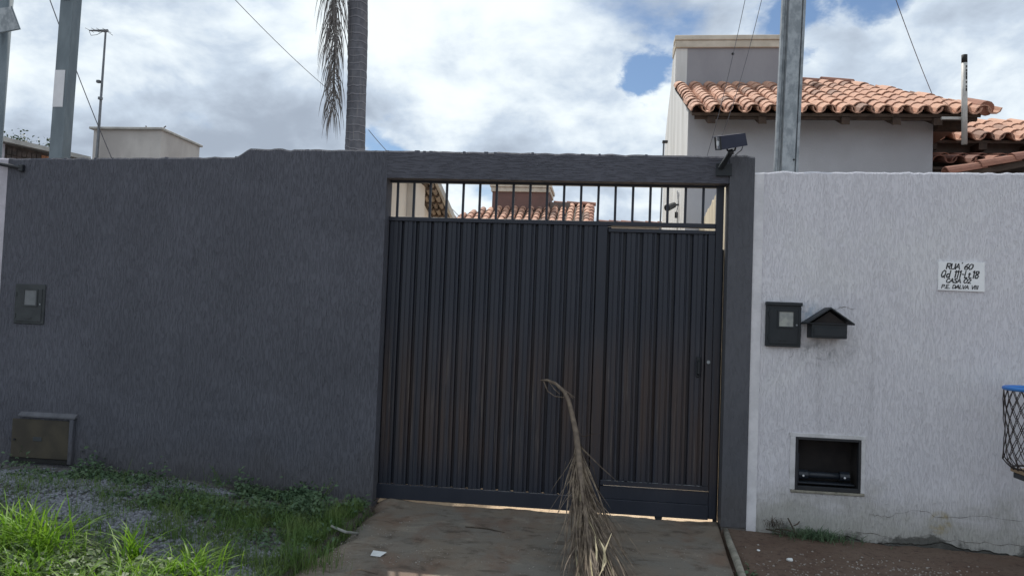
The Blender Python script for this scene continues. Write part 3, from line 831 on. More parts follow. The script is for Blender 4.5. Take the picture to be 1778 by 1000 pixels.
# ---------------------------------------------------------------- security camera on the post
def camera_unit():
    t = thing('security_camera', 'dark boxy security camera on a bracket arm atop the gate post', 'camera', (.95, -.03, 2.7))
    part('wall_plate', MB().box(.868, .988, -.022, -.008, 2.676, 2.776, .003), M['black_box'], t)
    arm = MB(); a = Vector((.905, -.03, 2.742)); b = Vector((.955, -.15, 2.836))
    arm.tube([a, b], [.022, .02], 8); part('arm', arm, M['black_box'], t)
    part('arm_edge', MB().tube([a + Vector((-.021, -.01, 0)), b + Vector((-.021, -.01, -.01))], .005, 6), M['galv'], t)
    part('swivel', MB().tube([(.94, -.15, 2.830), (.97, -.15, 2.840)], .022, 10), M['steel_black'], t)
    u = MB(); u.tube([(.922, -.15, 2.875), (.93, -.15, 2.848), (.955, -.15, 2.834), (.985, -.15, 2.850), (.992, -.15, 2.885)], .007, 6)
    part('yoke', u, M['steel_black'], t)
    q = Matrix.Translation((.953, -.165, 2.915)) @ Matrix.Scale(.86, 4) @ Matrix.Rotation(R(-11), 4, 'Y') @ Matrix.Rotation(R(14), 4, 'Z') @ Matrix.Rotation(R(14), 4, 'X')
    def tr(mb): mb.v = [tuple(q @ Vector(v)) for v in mb.v]; return mb
    h = MB().hexa([(-.118, -.062, -.062), (.122, -.062, -.052), (.132, .062, -.052), (-.100, .062, -.062), (-.118, -.056, .058), (.110, -.056, .058), (.112, .062, .058), (-.100, .062, .058)])
    hs = part('housing', tr(h), M['lamp'], t)
    v = MB().hexa([(-.152, -.064, .050), (-.110, -.064, .050), (-.110, .064, .050), (-.147, .064, .050), (-.152, -.064, .058), (-.110, -.064, .058), (-.110, .064, .058), (-.147, .064, .058)])
    part('visor', tr(v), M['lamp'], hs)
    fr = MB(); fr.box(-.132, -.119, -.060, .055, -.064, -.050, .002); fr.box(-.132, -.119, -.060, -.052, -.050, .050, .002); fr.box(-.132, -.119, .048, .056, -.050, .050, .002)
    part('front_rim', tr(fr), M['steel_black'], hs)
    part('lens', tr(MB().tube([(-.128, .0, -.004), (-.117, .0, -.004)], .024, 14)), M['glass_white'], hs)
    w = MB(); w.tube([(1.03, -.15, 2.905), (1.045, -.14, 2.885), (1.04, -.12, 2.86), (1.02, -.05, 2.85), (1.015, .03, 2.852)], .0045, 6)
    part('cable', w, M['cable'], t)


camera_unit()


# ---------------------------------------------------------------- poles
def steel_post(name, label, Y, bot, top, w, d, mat, ztop):
    """pressed-steel service post of folded section: wide centre web with two set-back flanges"""
    b = Vector(bot); tp = Vector(top); ax = (tp - b).normalized()
    g = b - ax * (b.z / ax.z + .1); e = b + ax * ((ztop - b.z) / ax.z)
    t = thing(name, label, 'utility pole', g)
    h = w / 2
    prof = [(-h, .35 * d), (-h, -.12 * d), (-.78 * h, -.12 * d), (-.72 * h, -.02 * d), (-.58 * h, -.02 * d), (-.52 * h, -.5 * d), (.52 * h, -.5 * d), (.58 * h, -.02 * d), (.72 * h, -.02 * d), (.78 * h, -.12 * d), (h, -.12 * d), (h, .35 * d), (.5 * h, .5 * d), (-.5 * h, .5 * d)]
    mb = MB(); n = len(prof)
    vs = [g + Vector((x, y, 0)) for x, y in prof] + [e + Vector((x, y, 0)) for x, y in prof]
    mb.add(vs, [(i, (i + 1) % n, n + (i + 1) % n, n + i) for i in range(n)] + [tuple(range(n))[::-1], tuple(range(n, 2 * n))])
    part('shaft', mb, mat, t)
    return t, g, e, ax


rp, g, e, ax = steel_post('utility_pole', 'galvanised folded steel pole rising behind the white wall', .4, (1.493, .40, 2.81), (1.525, .40, 4.246), .188, .12, M['galv'], 6.6)
q = g + ax * 2.93
part('bolt', MB().tube([q + Vector((.045, -.02, .06)), q + Vector((.045, -.066, .06))], .008, 6), M['black'], rp)
part('cap', MB().tube([e + Vector((0, 0, -.02)), e + Vector((0, 0, .03))], .1, 10), M['galv'], rp)


def oct_pole():
    b = at(101.5, 270, .4); tp = at(121.5, 0, .4); ax = (tp - b).normalized()
    g = b - ax * (b.z / ax.z + .1); e = b + ax * ((6.4 - b.z) / ax.z)
    t = thing('utility_pole', 'leaning grey steel pole with white sticker behind the left wall', 'utility pole', g)
    w = .167; h = w / 2
    prof = [(-h, .05), (-h, -.01), (-.62 * h, -.055), (.95 * h, -.06), (h, -.05), (h, .05), (.5 * h, .07), (-.5 * h, .07)]
    n = len(prof); mb = MB(); vs = [g + Vector((x, y, 0)) for x, y in prof] + [e + Vector((x, y, 0)) for x, y in prof]
    mb.add(vs, [(i, (i + 1) % n, n + (i + 1) % n, n + i) for i in range(n)] + [tuple(range(n))[::-1], tuple(range(n, 2 * n))])
    part('shaft', mb, M['galv2'], t)
    p0 = at(104, 186, .34); p1 = at(114, 122, .34)
    s = MB(); a = .05
    z0, z1 = p0.z, p1.z
    def c(z): return g + ax * ((z - g.z) / ax.z)
    s.hexa([c(z0) + Vector((-.05, -.0605, 0)), c(z0) + Vector((.052, -.0625, 0)), c(z0) + Vector((.052, -.055, 0)), c(z0) + Vector((-.05, -.053, 0)),
            c(z1) + Vector((-.05, -.0605, 0)), c(z1) + Vector((.052, -.0625, 0)), c(z1) + Vector((.052, -.055, 0)), c(z1) + Vector((-.05, -.053, 0))])
    part('sticker', s, M['sticker'], t)
    q = c(4.31); part('bolt', MB().box(q.x - .04, q.x + .05, -.0 + q.y - .08, q.y - .05, 4.29, 4.34, .01), M['sticker'], t)
    part('cap', MB().tube([e + Vector((0, 0, -.02)), e + Vector((0, 0, .03))], .09, 10), M['galv2'], t)


oct_pole()


def far_left_pole():
    t = thing('street_lamp_post', 'thin grey post with a tilted square panel at the far left', 'lamp post', (-6.05, .8, 0))
    part('shaft', MB().tube([(-6.09, .85, -.1), (-6.03, .85, 5.5)], .062, 14), M['galv2'], t, True)
    c = [at(-12, 16, .7), at(20, 12, .7), at(35, 51, .7), at(-4, 58, .7)]
    n = Vector((.1, -.12, -.05))
    mb = MB().prism([c[3], c[2], c[1], c[0]], -n * .35); part('panel', mb, M['galv'], t)
    part('panel_frame', MB().tube([c[3], c[2], c[1]], .008, 6), M['galv2'], t)
    part('clamp', MB().tube([(-6.045, .85, 4.25), (-6.0, .75, 4.3)], .03, 8), M['galv2'], t)


far_left_pole()


# ---------------------------------------------------------------- roofs of barrel tiles
def barrel(rw=.080, rn=.069, L=.36, th=.012, seg=6, inv=False):
    mb = MB(); n = seg + 1; vs = []
    for (y, r) in ((0, rw), (L, rn)):
        for dr in (0, -th):
            for k in range(n):
                a = math.pi * k / seg; vs.append((math.cos(a) * (r + dr), y, math.sin(a) * (r + dr) * .95 * (-1 if inv else 1)))
    f = []
    for k in range(seg):
        f += [(k, k + 1, 2 * n + k + 1, 2 * n + k), (n + k, 3 * n + k, 3 * n + k + 1, n + k + 1), (k, n + k, n + k + 1, k + 1), (2 * n + k, 2 * n + k + 1, 3 * n + k + 1, 3 * n + k)]
    f += [(0, 2 * n, 3 * n, n), (seg, n + seg, 3 * n + seg, 2 * n + seg)]
    mb.add(vs, f); return mb


_tm = {}


def tile_mesh(kind, mat, sc=1.0):
    k = (kind, mat, sc)
    if k not in _tm:
        if kind == 'cover': mb = barrel()
        elif kind == 'channel': mb = barrel(.070, .080, .36, .012, 5, True)
        else: mb = barrel(.105, .09, .42, .014, 7)
        mb.v = [(a * sc, b * sc, c * sc) for a, b, c in mb.v]
        me = mb.mesh(kind + '_tile', smooth=False); me.materials.append(M[mat]); _tm[k] = me
    return _tm[k]


def tile_roof(par, O, u, s, ncol, pitch, nrow, ok, mat='tile', sc=1.0, channel=True, exposure=.37, name='roof_tile', tilt=2.2):
    O = Vector(O); u = Vector(u).normalized(); s = Vector(s).normalized(); n = u.cross(s).normalized()
    base = worldloc(par); B = Matrix((u, s, n)).transposed().to_4x4(); cnt = 0
    for j in range(nrow):
        for i in range(ncol):
            for ch in ((0, 1) if channel else (0,)):
                a = (i + .5 + .5 * ch) * pitch; b = j * exposure
                if not ok(a, b): continue
                p = O + u * (a + random.uniform(-.006, .006)) + s * (b + random.uniform(-.01, .01) - (.02 if ch else 0)) + n * ((.012 if not ch else .062 * sc) + random.uniform(0, .004))
                o = bpy.data.objects.new('channel_tile' if ch else name, tile_mesh('channel' if ch else 'cover', mat, sc)); COL.objects.link(o)
                o.parent = par
                o.matrix_local = Matrix.Translation(p - base) @ B @ Matrix.Rotation(R(random.uniform(-3.2, 3.2)), 4, 'Z') @ Matrix.Rotation(-R(tilt), 4, 'X')
                cnt += 1
    return cnt


def ridge_run(par, a, b, mat='tile', step=.36, sc=1.0):
    a = Vector(a); b = Vector(b); d = (b - a); L = d.length; d.normalize()
    u = d.cross(Vector((0, 0, 1))).normalized(); n = u.cross(d); B = Matrix((u, d, n)).transposed().to_4x4(); base = worldloc(par)
    for i in range(int(L / (step * sc))):
        p = a + d * (i * step * sc)
        o = bpy.data.objects.new('ridge_tile', tile_mesh('ridge', mat, sc)); COL.objects.link(o); o.parent = par
        o.matrix_local = Matrix.Translation(p - base + n * random.uniform(0, .006)) @ B @ Matrix.Rotation(-R(2), 4, 'X') @ Matrix.Rotation(R(random.uniform(-2, 2)), 4, 'Z')


def right_house():
    X0 = .90; XR = 3.455; YF = 2.4; YT = 4.13
    t = thing('grey_white_house', 'house with tiled front roof and parapet tower behind the white wall', 'house', (2.0, 3.5, 0))
    part('front_wall', MB().box(X0 + .004, XR, YF, YF + .15, 0, 3.86), M['house_shaded_tone'], t)
    side = [(X0, YF + .001, 0), (X0, YF + .001, 3.86), (X0, YT, 4.66), (X0, YT, 5.185), (X0, 4.60, 5.185), (X0, 4.77, 4.88), (X0, 5.2, 4.59), (X0, 5.5, 4.31), (X0, 5.66, 3.8), (X0, 5.7, 0)]
    part('side_wall', MB().prism(side[::-1], (.15, 0, 0)), M['house_sunlit_tone'], t)
    part('side_wall', MB().box(XR - .15, XR - .004, YF + .16, 6.1, 0, 3.8), M['house_shaded_tone'], t)
    part('tower', MB().box(X0 + .003, 2.42, YT + .001, YT + .15, 4.2, 5.2), M['tower_grey'], t)
    part('tower', MB().box(2.27, 2.42, YT + .16, 4.7, 4.2, 5.2), M['house_shaded_tone'], t)
    c = part('coping', MB().box(X0 - .012, 2.44, YT - .03, YT + .19, 5.19, 5.285, .006), M['cream'], t)
    part('coping_lip', MB().box(X0 - .02, 2.45, YT - .045, YT + .2, 5.287, 5.352, .006), M['cream'], c)
    part('coping', MB().box(X0 - .010, X0 + .17, YT + .195, 4.56, 5.19, 5.33, .006), M['cream'], t)
    part('vent', MB().tube([(1.64, YT - .004, 5.11), (1.64, YT + .02, 5.11)], .018, 10), M['black'], t)
    # roof plane
    sl = Vector((0, 1, .44)); E = Vector((.865, 1.985, 3.735))
    dk = MB(); n = Vector((0, -.44, 1)).normalized()
    def on(x, y): return Vector((x, y, 3.735 + .44 * (y - 1.985))) - n * .012
    poly = [on(.90, 2.02), on(3.76, 2.02), on(3.25, 4.28), on(2.4, 4.28), on(.90, YT)]
    dk.prism(poly[::-1], -n * .03)
    rf = part('roof', dk, M['dark_under'], t)
    slu = sl.normalized()

    def ok(a, b):
        p = E + Vector((a, 0, 0)) + slu * (b + .3)
        if p.x < 2.42 and p.y > YT - .02 + .05: return False
        if p.y > 4.40: return False
        xr = 3.86 - (p.y - 2.3) * (.67 / 2.0)
        return p.x < xr
    tile_roof(rf, E, (1, 0, 0), sl, 17, .187, 13, ok, exposure=.222)
    # verge on the left, ridge at the top, hip end
    ridge_run(rf, (2.46, 4.36, 4.775), (3.28, 4.36, 4.775), 'tile_brown')
    part('hip_slope', MB().add([on(3.76, 2.05) - Vector((0, 0, .02)), Vector((3.9, 6.2, 3.7)), Vector((3.25, 4.6, 4.72)), on(3.25, 4.28)], [(0, 1, 2, 3)]), M['tile'], rf)
    part('back_slope', MB().add([Vector((2.43, 4.37, 4.77)), on(3.25, 4.36), Vector((3.3, 6.2, 3.9)), Vector((2.43, 6.2, 3.9))], [(0, 1, 2, 3)]), M['tile'], rf)
    for x in (1.10, 1.62, 2.45, 2.95, 3.35):
        a = Vector((x, 2.02, 3.70)); b = Vector((x, 2.42, 3.876))
        part('rafter', MB().hexa([a + Vector((-.04, 0, -.075)), a + Vector((.04, 0, -.075)), b + Vector((.04, 0, -.075)), b + Vector((-.04, 0, -.075)), a + Vector((-.04, 0, -.0)), a + Vector((.04, 0, -.0)), b + Vector((.04, 0, 0)), b + Vector((-.04, 0, 0))]), M['wood'], rf)
    part('eave_shade_strip', MB().box(.93, 3.74, 2.06, 2.085, 3.685, 3.725), M['wood'], rf)  # dark strip standing in for the shadow below the tile ends
    part('eave_beam', MB().box(3.458, 3.74, 2.3, 2.42, 3.66, 3.76), M['wood'], rf)
    part('eave_end', MB().tube([(3.79, 1.985, 3.79), (3.79, 2.40, 3.95)], [.075, .07], 12), M['tile_brown'], rf)


right_house()


def back_roof_house():
    t = thing('tiled_house', 'second tiled house half hidden at the right edge', 'house', (5.5, 5.0, 0))
    E0 = at(1630, 243, 3.2); z0 = E0.z
    part('wall', MB().box(3.62, 7.6, 3.46, 3.6, 0, z0 - .0 + .42 * .24), M['brown_wall'], t)
    n = Vector((0, -.42, 1)).normalized()
    def on(x, y): return Vector((x, y, z0 + .42 * (y - 3.2))) - n * .012
    rf = part('roof', MB().prism([on(3.62, 3.24), on(7.6, 3.24), on(7.6, 4.1), on(5.5, 4.2), on(4.6, 4.4), on(4.2, 4.6), on(3.62, 4.7)][::-1], -n * .03), M['dark_under'], t)
    sl = Vector((0, 1, .42)); E = Vector((3.62, 3.2, z0))
    def ok(a, b):
        p = E + Vector((a, 0, 0)) + sl.normalized() * (b + .3)
        return p.y < 4.78 - max(0, p.x - 4.0) * .30
    tile_roof(rf, E, (1, 0, 0), sl, 13, .215, 8, ok, sc=1.1, exposure=.24)
    for x in (3.8, 4.35, 4.9, 5.5):
        part('rafter', MB().box(x - .045, x + .045, 3.24, 3.56, z0 - .10, z0 - .02), M['wood'], rf)
    # lower roof under it
    E2 = Vector((3.55, 2.72, at(1700, 284, 2.72).z))
    lo = part('lower_roof', MB().box(3.55, 7.5, 2.78, 3.54, E2.z - .06, E2.z - .03), M['dark_under'], t)
    tile_roof(lo, E2, (1, 0, 0), (0, 1, .30), 10, .205, 2, lambda a, b: True, 'tile_brown')


back_roof_house()


def verge_roof():
    a = at(1652, 300, 1.2); b = at(1800, 271, 1.2)
    t = thing('lean_to_roof', 'low tiled roof edge rising just above the white wall at far right', 'roof', (4.2, 1.2, 2.4))
    d = (b - a).normalized()
    b2 = a + d * 2.2
    part('support_wall', MB().prism([(a.x, 1.3, 0), (b2.x, 1.3, 0), (b2.x, 1.3, b2.z - .1), (a.x, 1.3, a.z - .12)], (0, .12, 0)), M['brown_wall'], t)
    dk = MB().prism([a + Vector((0, 0, -.07)), b2 + Vector((0, 0, -.07)), b2 + Vector((0, 0, -.02)), a + Vector((0, 0, -.02))], (0, .5, 0))
    part('deck', dk, M['dark_under'], t)
    ridge_run(t, a + Vector((-.05, 0, -.03)), b2, 'tile_brown', sc=.8)
    ridge_run(t, a + Vector((.05, .22, -.05)), b2 + Vector((0, .22, 0)), 'tile_brown', sc=.8)


verge_roof()


def vent_pipe():
    t = thing('vent_pipe', 'tall weathered pale pipe with blackened top beside the tiled roof eave', 'pipe', (3.63, 1.9, 3.4))
    b = at(1674.5, 251, 1.9); p = at(1674.5, 96, 1.9); q = at(1674.5, 110, 1.9)
    part('shaft', MB().tube([b, q], .027, 14), M['pvc'], t, True)
    part('sooty_end', MB().tube([q, p], .0272, 14), M['black'], t, True)
    mb = MB()
    for k in range(7):
        z = q.z - .05 - k * .04; xx = b.x + (q.x - b.x) * .8; mb.box(xx + .002, xx + .014, 1.9 - .0285, 1.9 - .02, z, z + random.uniform(.015, .035))
    part('soot_marks', mb, M['black'], t, kind='stuff')
    part('bracket', MB().box(b.x - .2, b.x + .01, 1.93, 1.96, b.z + .26, b.z + .285), M['pvc'], t)


vent_pipe()


def left_house():
    t = thing('beige_house', 'beige house with tiled gable eave seen through the bars at left', 'house', (-3.6, 2.5, 0))
    X = -2.12
    rz, ry = 3.03 + .272 * .1, 2.0
    gable = [(X, .8, 0), (X, .8, 2.66), (X, ry, 3.03), (X, 4.6, 2.66 - .32), (X, 4.6, 0)]
    part('side_wall', MB().prism([(X, .8, 0), (X, .8, 2.72), (X, 1.9, 3.05), (X, 6.5, 1.9), (X, 6.5, 0)][::-1], (-.15, 0, 0)), M['beige'], t)
    part('front_wall', MB().box(-4.6, X - .16, .8, .95, 0, 2.6), M['beige'], t)
    part('pilaster', MB().box(X + .002, X + .10, 1.98, 2.40, 0, 2.97), M['beige'], t)
    n = Vector((0, .272, 1)).normalized()
    def on(x, y): return Vector((x, y, 3.05 - .272 * (y - 2.25)))
    rf = part('roof', MB().prism([on(-4.8, 1.95), on(X + .22, 1.95), on(X + .22, 3.42), on(-4.8, 3.42)], n * .02), M['tile_grey'], t)
    part('front_slope', MB().prism([Vector((-4.8, 1.95, 3.13)), Vector((X + .22, 1.95, 3.13)), Vector((X + .22, .5, 2.7)), Vector((-4.8, .5, 2.7))][::-1], (0, 0, .02)), M['tile_grey'], rf)
    # underside of the overhang: tile courses on battens
    for k in range(8):
        y = 2.02 + k * .19
        p = on(X + .11, y)
        part('batten', MB().hexa([p + Vector((-.105, 0, -.05)), p + Vector((.105, 0, -.05)), p + Vector((.105, .04, -.06)), p + Vector((-.105, .04, -.06)), p + Vector((-.105, 0, -.002)), p + Vector((.105, 0, -.002)), p + Vector((.105, .04, -.012)), p + Vector((-.105, .04, -.012))]), M['wood'], rf)
    for k in range(7):
        for i in range(3):
            y = 2.08 + k * .19; p = on(X + .04 + i * .07, y)
            part('channel_tile', MB().tube([p + Vector((0, 0, -.028)), p + Vector((0, .13, -.028 - .036))], [.030, .027], 7), M['tile_grey'], rf)
    a, b = on(X + .22, 1.95), on(X + .22, 3.45)
    part('verge_board', MB().prism([a + Vector((0, 0, -.03)), b + Vector((0, 0, -.03)), b + Vector((0, 0, .06)), a + Vector((0, 0, .06))], (.035, 0, 0)), M['sheet'], rf)
    p = on(X, 3.42); part('eave_board', MB().box(X + .01, X + .22, 3.43, 3.46, p.z - .09, p.z + .03), M['wood'], rf)


left_house()


def centre_house():
    t = thing('maroon_tower_house', 'distant tiled house with maroon tower and cream coping seen between gate bars', 'house', (-2.2, 20, 0))
    Y = 18.0
    part('tower', MB().box(-3.54, -1.72, Y, Y + 1.6, 3.8, 5.60), M['maroon'], t)
    c = part('coping', MB().box(-3.58, -1.68, Y - .06, Y + 1.66, 5.56, 5.70, .01), M['cream'], t)
    part('coping_lip', MB().box(-3.62, -1.64, Y - .10, Y + 1.7, 5.705, 5.82, .01), M['cream'], c)
    part('wall', MB().box(-5.2, 2.6, Y - 1.9, Y - 1.7, 0, 4.05), M['beige'], t)
    n = Vector((0, -.42, 1)).normalized()
    zt = 5.02; y0 = Y - 2.2
    def on(x, y): return Vector((x, y, zt + .42 * (y - Y))) - n * .02
    rf = part('roof', MB().prism([on(-5.2, y0), on(-.32, y0), on(-.32, Y + .62), on(-1.7, Y + .62), on(-1.7, Y), on(-3.56, Y), on(-4.2, Y - .6)][::-1], -n * .04), M['dark_under'], t)
    sl = Vector((0, 1, .42)); E = on(-5.2, y0) + n * .02
    def ok(a, b):
        p = E + Vector((a, 0, 0)) + sl.normalized() * (b + .3)
        if p.x > -.36: return False
        if p.x < -3.5 and p.y > Y + .05 + (p.x + 3.5) * 1.0: return False
        if p.x < -1.72 and p.y > Y + .1: return False
        return p.y < Y + .75
    tile_roof(rf, E, (1, 0, 0), sl, 19, .255, 8, ok, sc=1.3, channel=False, exposure=.36)
    ridge_run(rf, (-1.6, Y + .62, 5.28), (-.3, Y + .62, 5.28), 'tile_brown', sc=1.2)
    ridge_run(rf, (-.36, y0, on(0, y0).z), (-.36, Y + .5, on(0, Y + .5).z), 'tile_brown', sc=1.0)
    part('chimney_base', MB().box(-1.70, -1.05, Y + .1, Y + .6, 4.9, 5.27), M['brown_wall'], t)


centre_house()


def low_far_roof():
    t = thing('far_roof', 'thin line of a far tiled roof just over the door rail', 'roof', (1.2, 17, 4))
    a = at(1036, 385, 17); b = at(1152, 389, 17)
    part('wall', MB().box(a.x, b.x + 1, 17.1, 17.3, 0, a.z - .1), M['beige'], t)
    rf = part('roof', MB().box(a.x, b.x + 1, 16.8, 18.2, a.z - .14, a.z - .06), M['dark_under'], t)
    ridge_run(rf, (a.x, 16.85, a.z - .06), (b.x + .6, 16.85, b.z - .04), 'tile_brown', sc=1.0)


low_far_roof()


def dividing_wall():
    t = thing('cream_dividing_wall', 'sunlit cream streaked wall running back beyond the gate at right', 'wall', (1.1, 1.2, 0))
    mb = MB(); n = 60
    vs = []
    for i in range(n + 1):
        y = .19 + 2.19 * i / n; z = 2.86 - .125 * (y - .19) * 1.0 + .02 * nz(y, 2, 12) + .03 * abs(nz(y, 7, 31))
        vs += [(1.05, y, -.1), (1.05, y, z), (1.17, y, z - .01), (1.17, y, -.1)]
    mb.add(vs, [(4 * i + j, 4 * i + 4 + j, 4 * i + 4 + (j + 1) % 4, 4 * i + (j + 1) % 4) for i in range(n) for j in range(4)] + [(3, 2, 1, 0), (4 * n, 4 * n + 1, 4 * n + 2, 4 * n + 3)])
    part('wall_panel', mb, M['cream_wall'], t)


dividing_wall()


def house_camera():
    p = at(1178, 363, 3.0); X = .9; p.x = .86
    t = thing('security_camera', 'small grey camera fixed on the sunlit white house side, seen between bars', 'camera', (X, 3.0, 2.9))
    d = Vector((-.55, -.75, -.35)).normalized(); c = Vector((.80, 3.06, 2.905))
    part('body', MB().tube([c - d * .07, c + d * .09], [.036, .042], 10), M['left_box'], t)
    part('lens', MB().tube([c + d * .09, c + d * .1], .028, 10), M['black'], t)
    part('mount', MB().tube([c - d * .06, (X - .02, 3.16, 2.94), (X, 3.16, 2.94)], .012, 8), M['left_box'], t)
    w = MB(); w.tube([(X - .008, 3.16, 2.95), (X - .01, 3.17, 3.05), (X - .008, 3.30, 3.13)], .005, 5)
    w.tube([(X - .008, 3.16, 2.93), (X - .02, 3.2, 2.85), (X - .01, 3.2, 2.78), (X - .008, 3.2, 2.60)], .005, 5)
    w.tube([(X - .008, 3.10, 3.07), (X - .008, 3.32, 3.12), (X - .008, 3.16, 2.97)], .004, 5)
    part('cable', w, M['cable'], t)
    part('plug', MB().tube([(X - .02, 3.22, 2.86), (X - .02, 3.22, 2.79)], .018, 8), M['black'], t)


house_camera()

sp_ = thing('thin_post', 'thin capped post standing left of the white house side wall', 'post', (.68, 3.0, 3.3))
part('shaft', MB().tube([(.672, 3.0, 2.3), (.690, 3.0, 3.66)], .010, 8), M['alu'], sp_)
part('cap', MB().box(.672, .735, 2.97, 3.03, 3.645, 3.672, .004), M['steel_black'], sp_)


# ---------------------------------------------------------------- far left buildings
def concrete_block():
    t = thing('concrete_building', 'bare concrete box shaped building rising behind the left wall', 'building', (-10.1, 9.8, 0))
    x0, x1, y0, y1 = -10.92, -9.37, 9.0, 10.55; z = 5.22
    part('wall', MB().box(x0, x1, y0, y1, 0, z - .001), M['concrete'], t)
    part('roof_slab', MB().box(x0 - .07, x1 + .05, y0 - .07, y1 + .06, z, z + .05, .008), M['sheet'], t)
    for px, py, lean in ((256, 220, -.04), (281, 219, .09)):
        p = at(px, 223, 9.1); part('starter_bar', MB().tube([(p.x, 9.1, z + .04), (p.x + lean, 9.1, z + .115)], .012, 6), M['wood'], t)
    part('stain', MB().box(-9.80, -9.60, y0 - .003, y0 - .001, 3.5, 5.0), M['concrete'], t)


concrete_block()


def antenna():
    t = thing('tv_antenna', 'tall thin rooftop antenna mast with small boom beside the concrete building', 'antenna', (-10.72, 8.85, 4.4))
    b = at(168, 275, 8.85); tp = at(183.5, 55, 8.85)
    part('mast', MB().tube([b, b + (tp - b) * .45, tp], [.032, .026, .02], 8), M['alu'], t)
    l = at(155, 53.5, 8.85); r = at(187, 54, 8.85)
    part('boom', MB().tube([l, r], [.014, .035], 8), M['alu'], t)
    for s in (.02, .35, .62, .95):
        c = l + (r - l) * s; part('element', MB().tube([c + Vector((0, -.14, 0)), c + Vector((0, .14, .01))], .006, 5), M['alu'], t)
    part('cable', MB().tube([at(155, 55, 8.84), at(158, 62, 8.84), at(168, 61, 8.84), at(178, 56, 8.84)], .006, 5), M['cable'], t)
    part('stay', MB().tube([at(187, 56, 8.84), at(196, 62, 8.84)], .005, 5), M['cable'], t)
    for px, py in ((171, 142), (174, 171)):
        c = at(px, py, 8.83); part('clamp', MB().box(c.x - .04, c.x + .04, 8.8, 8.87, c.z - .03, c.z + .03, .008), M['alu'], t)


antenna()


def shed():
    t = thing('brick_shed', 'low brick shed with pale sheet roof at the far left', 'shed', (-7.2, 2.2, 0))
    a = at(-60, 222, 1.2); b = at(158, 272.5, 2.6)
    d = (b - a)
    up = Vector((0, 0, 1))
    e0, e1 = a, b
    back = Vector((-2.2, .3, .15))
    part('roof', MB().hexa([e0 + up * -.05, e1 + up * -.05, e1 + back - up * .05, e0 + back - up * .05, e0, e1, e1 + back, e0 + back]), M['sheet'], t)
    nrm = Vector((d.y, -d.x, 0)).normalized()
    inn = -nrm * .12
    def P(s, z): return Vector((a.x + d.x * s, a.y + d.y * s, z)) + inn
    def wallq(name, s0, s1, mat, z1=None, off=0.0):
        q = nrm * off
        zz0 = a.z + d.z * s0 - .055; zz1 = a.z + d.z * s1 - .055
        return part(name, MB().prism([P(s0, 0) + q, P(s1, 0) + q, P(s1, zz1) + q, P(s0, zz0) + q][::-1], inn * .8), M[mat], t)
    wallq('pillar', 0, .335, 'lilac', off=.01); wallq('wall', .336, .99, 'brick_dark')
    # the bricks one can pick out just below the sheet
    for k in range(16):
        s = .35 + k * .039
        for j in range(3):
            zz = a.z + d.z * s - .16 - j * .085
            orange = (.60 < s < .70)
            p0, p1 = P(s + .003, zz), P(s + .036, zz); o = nrm * .012
            part('brick', MB().hexa([p0 + o, p1 + o, p1, p0, p0 + o + up * .07, p1 + o + up * .07, p1 + up * .07, p0 + up * .07]), M['brick_orange' if orange else 'brick_dark'], t)


shed()


# ---------------------------------------------------------------- palm tree
def frond(mb, pts, leaf_len, spread, n, w=.02, droop=.6, start=.12):
    """leaflets along a rachis polyline"""
    pts = [Vector(p) for p in pts]
    seg = [(b - a).length for a, b in zip(pts, pts[1:])]; L = sum(seg)
    def pos(s):
        s *= L
        for i, q in enumerate(seg):
            if s <= q or i == len(seg) - 1: return pts[i] + (pts[i + 1] - pts[i]) * (s / q), (pts[i + 1] - pts[i]).normalized()
            s -= q
    for k in range(n):
        s = start + (1 - start) * k / n; p, d = pos(s)
        side = d.cross(Vector((random.uniform(-.5, .5), random.uniform(-.5, .5), 1))).normalized() * (1 if k % 2 else -1)
        l = leaf_len * (1 - .55 * s) * random.uniform(.7, 1.1)
        v = (d * random.uniform(.5, .9) + side * spread * random.uniform(.4, 1.2) + Vector((0, random.uniform(-.2, .2), 0))).normalized()
        q = p.copy(); out = [q.copy()]
        for i in range(5):
            v = (v + Vector((0, 0, -droop * .3))).normalized(); q = q + v * l / 5; out.append(q.copy())
        mb.ribbon(out, [w * .8, w, w, w * .8, w * .5, .002], Vector((random.uniform(-1, 1), random.uniform(-1, 1), .2)))


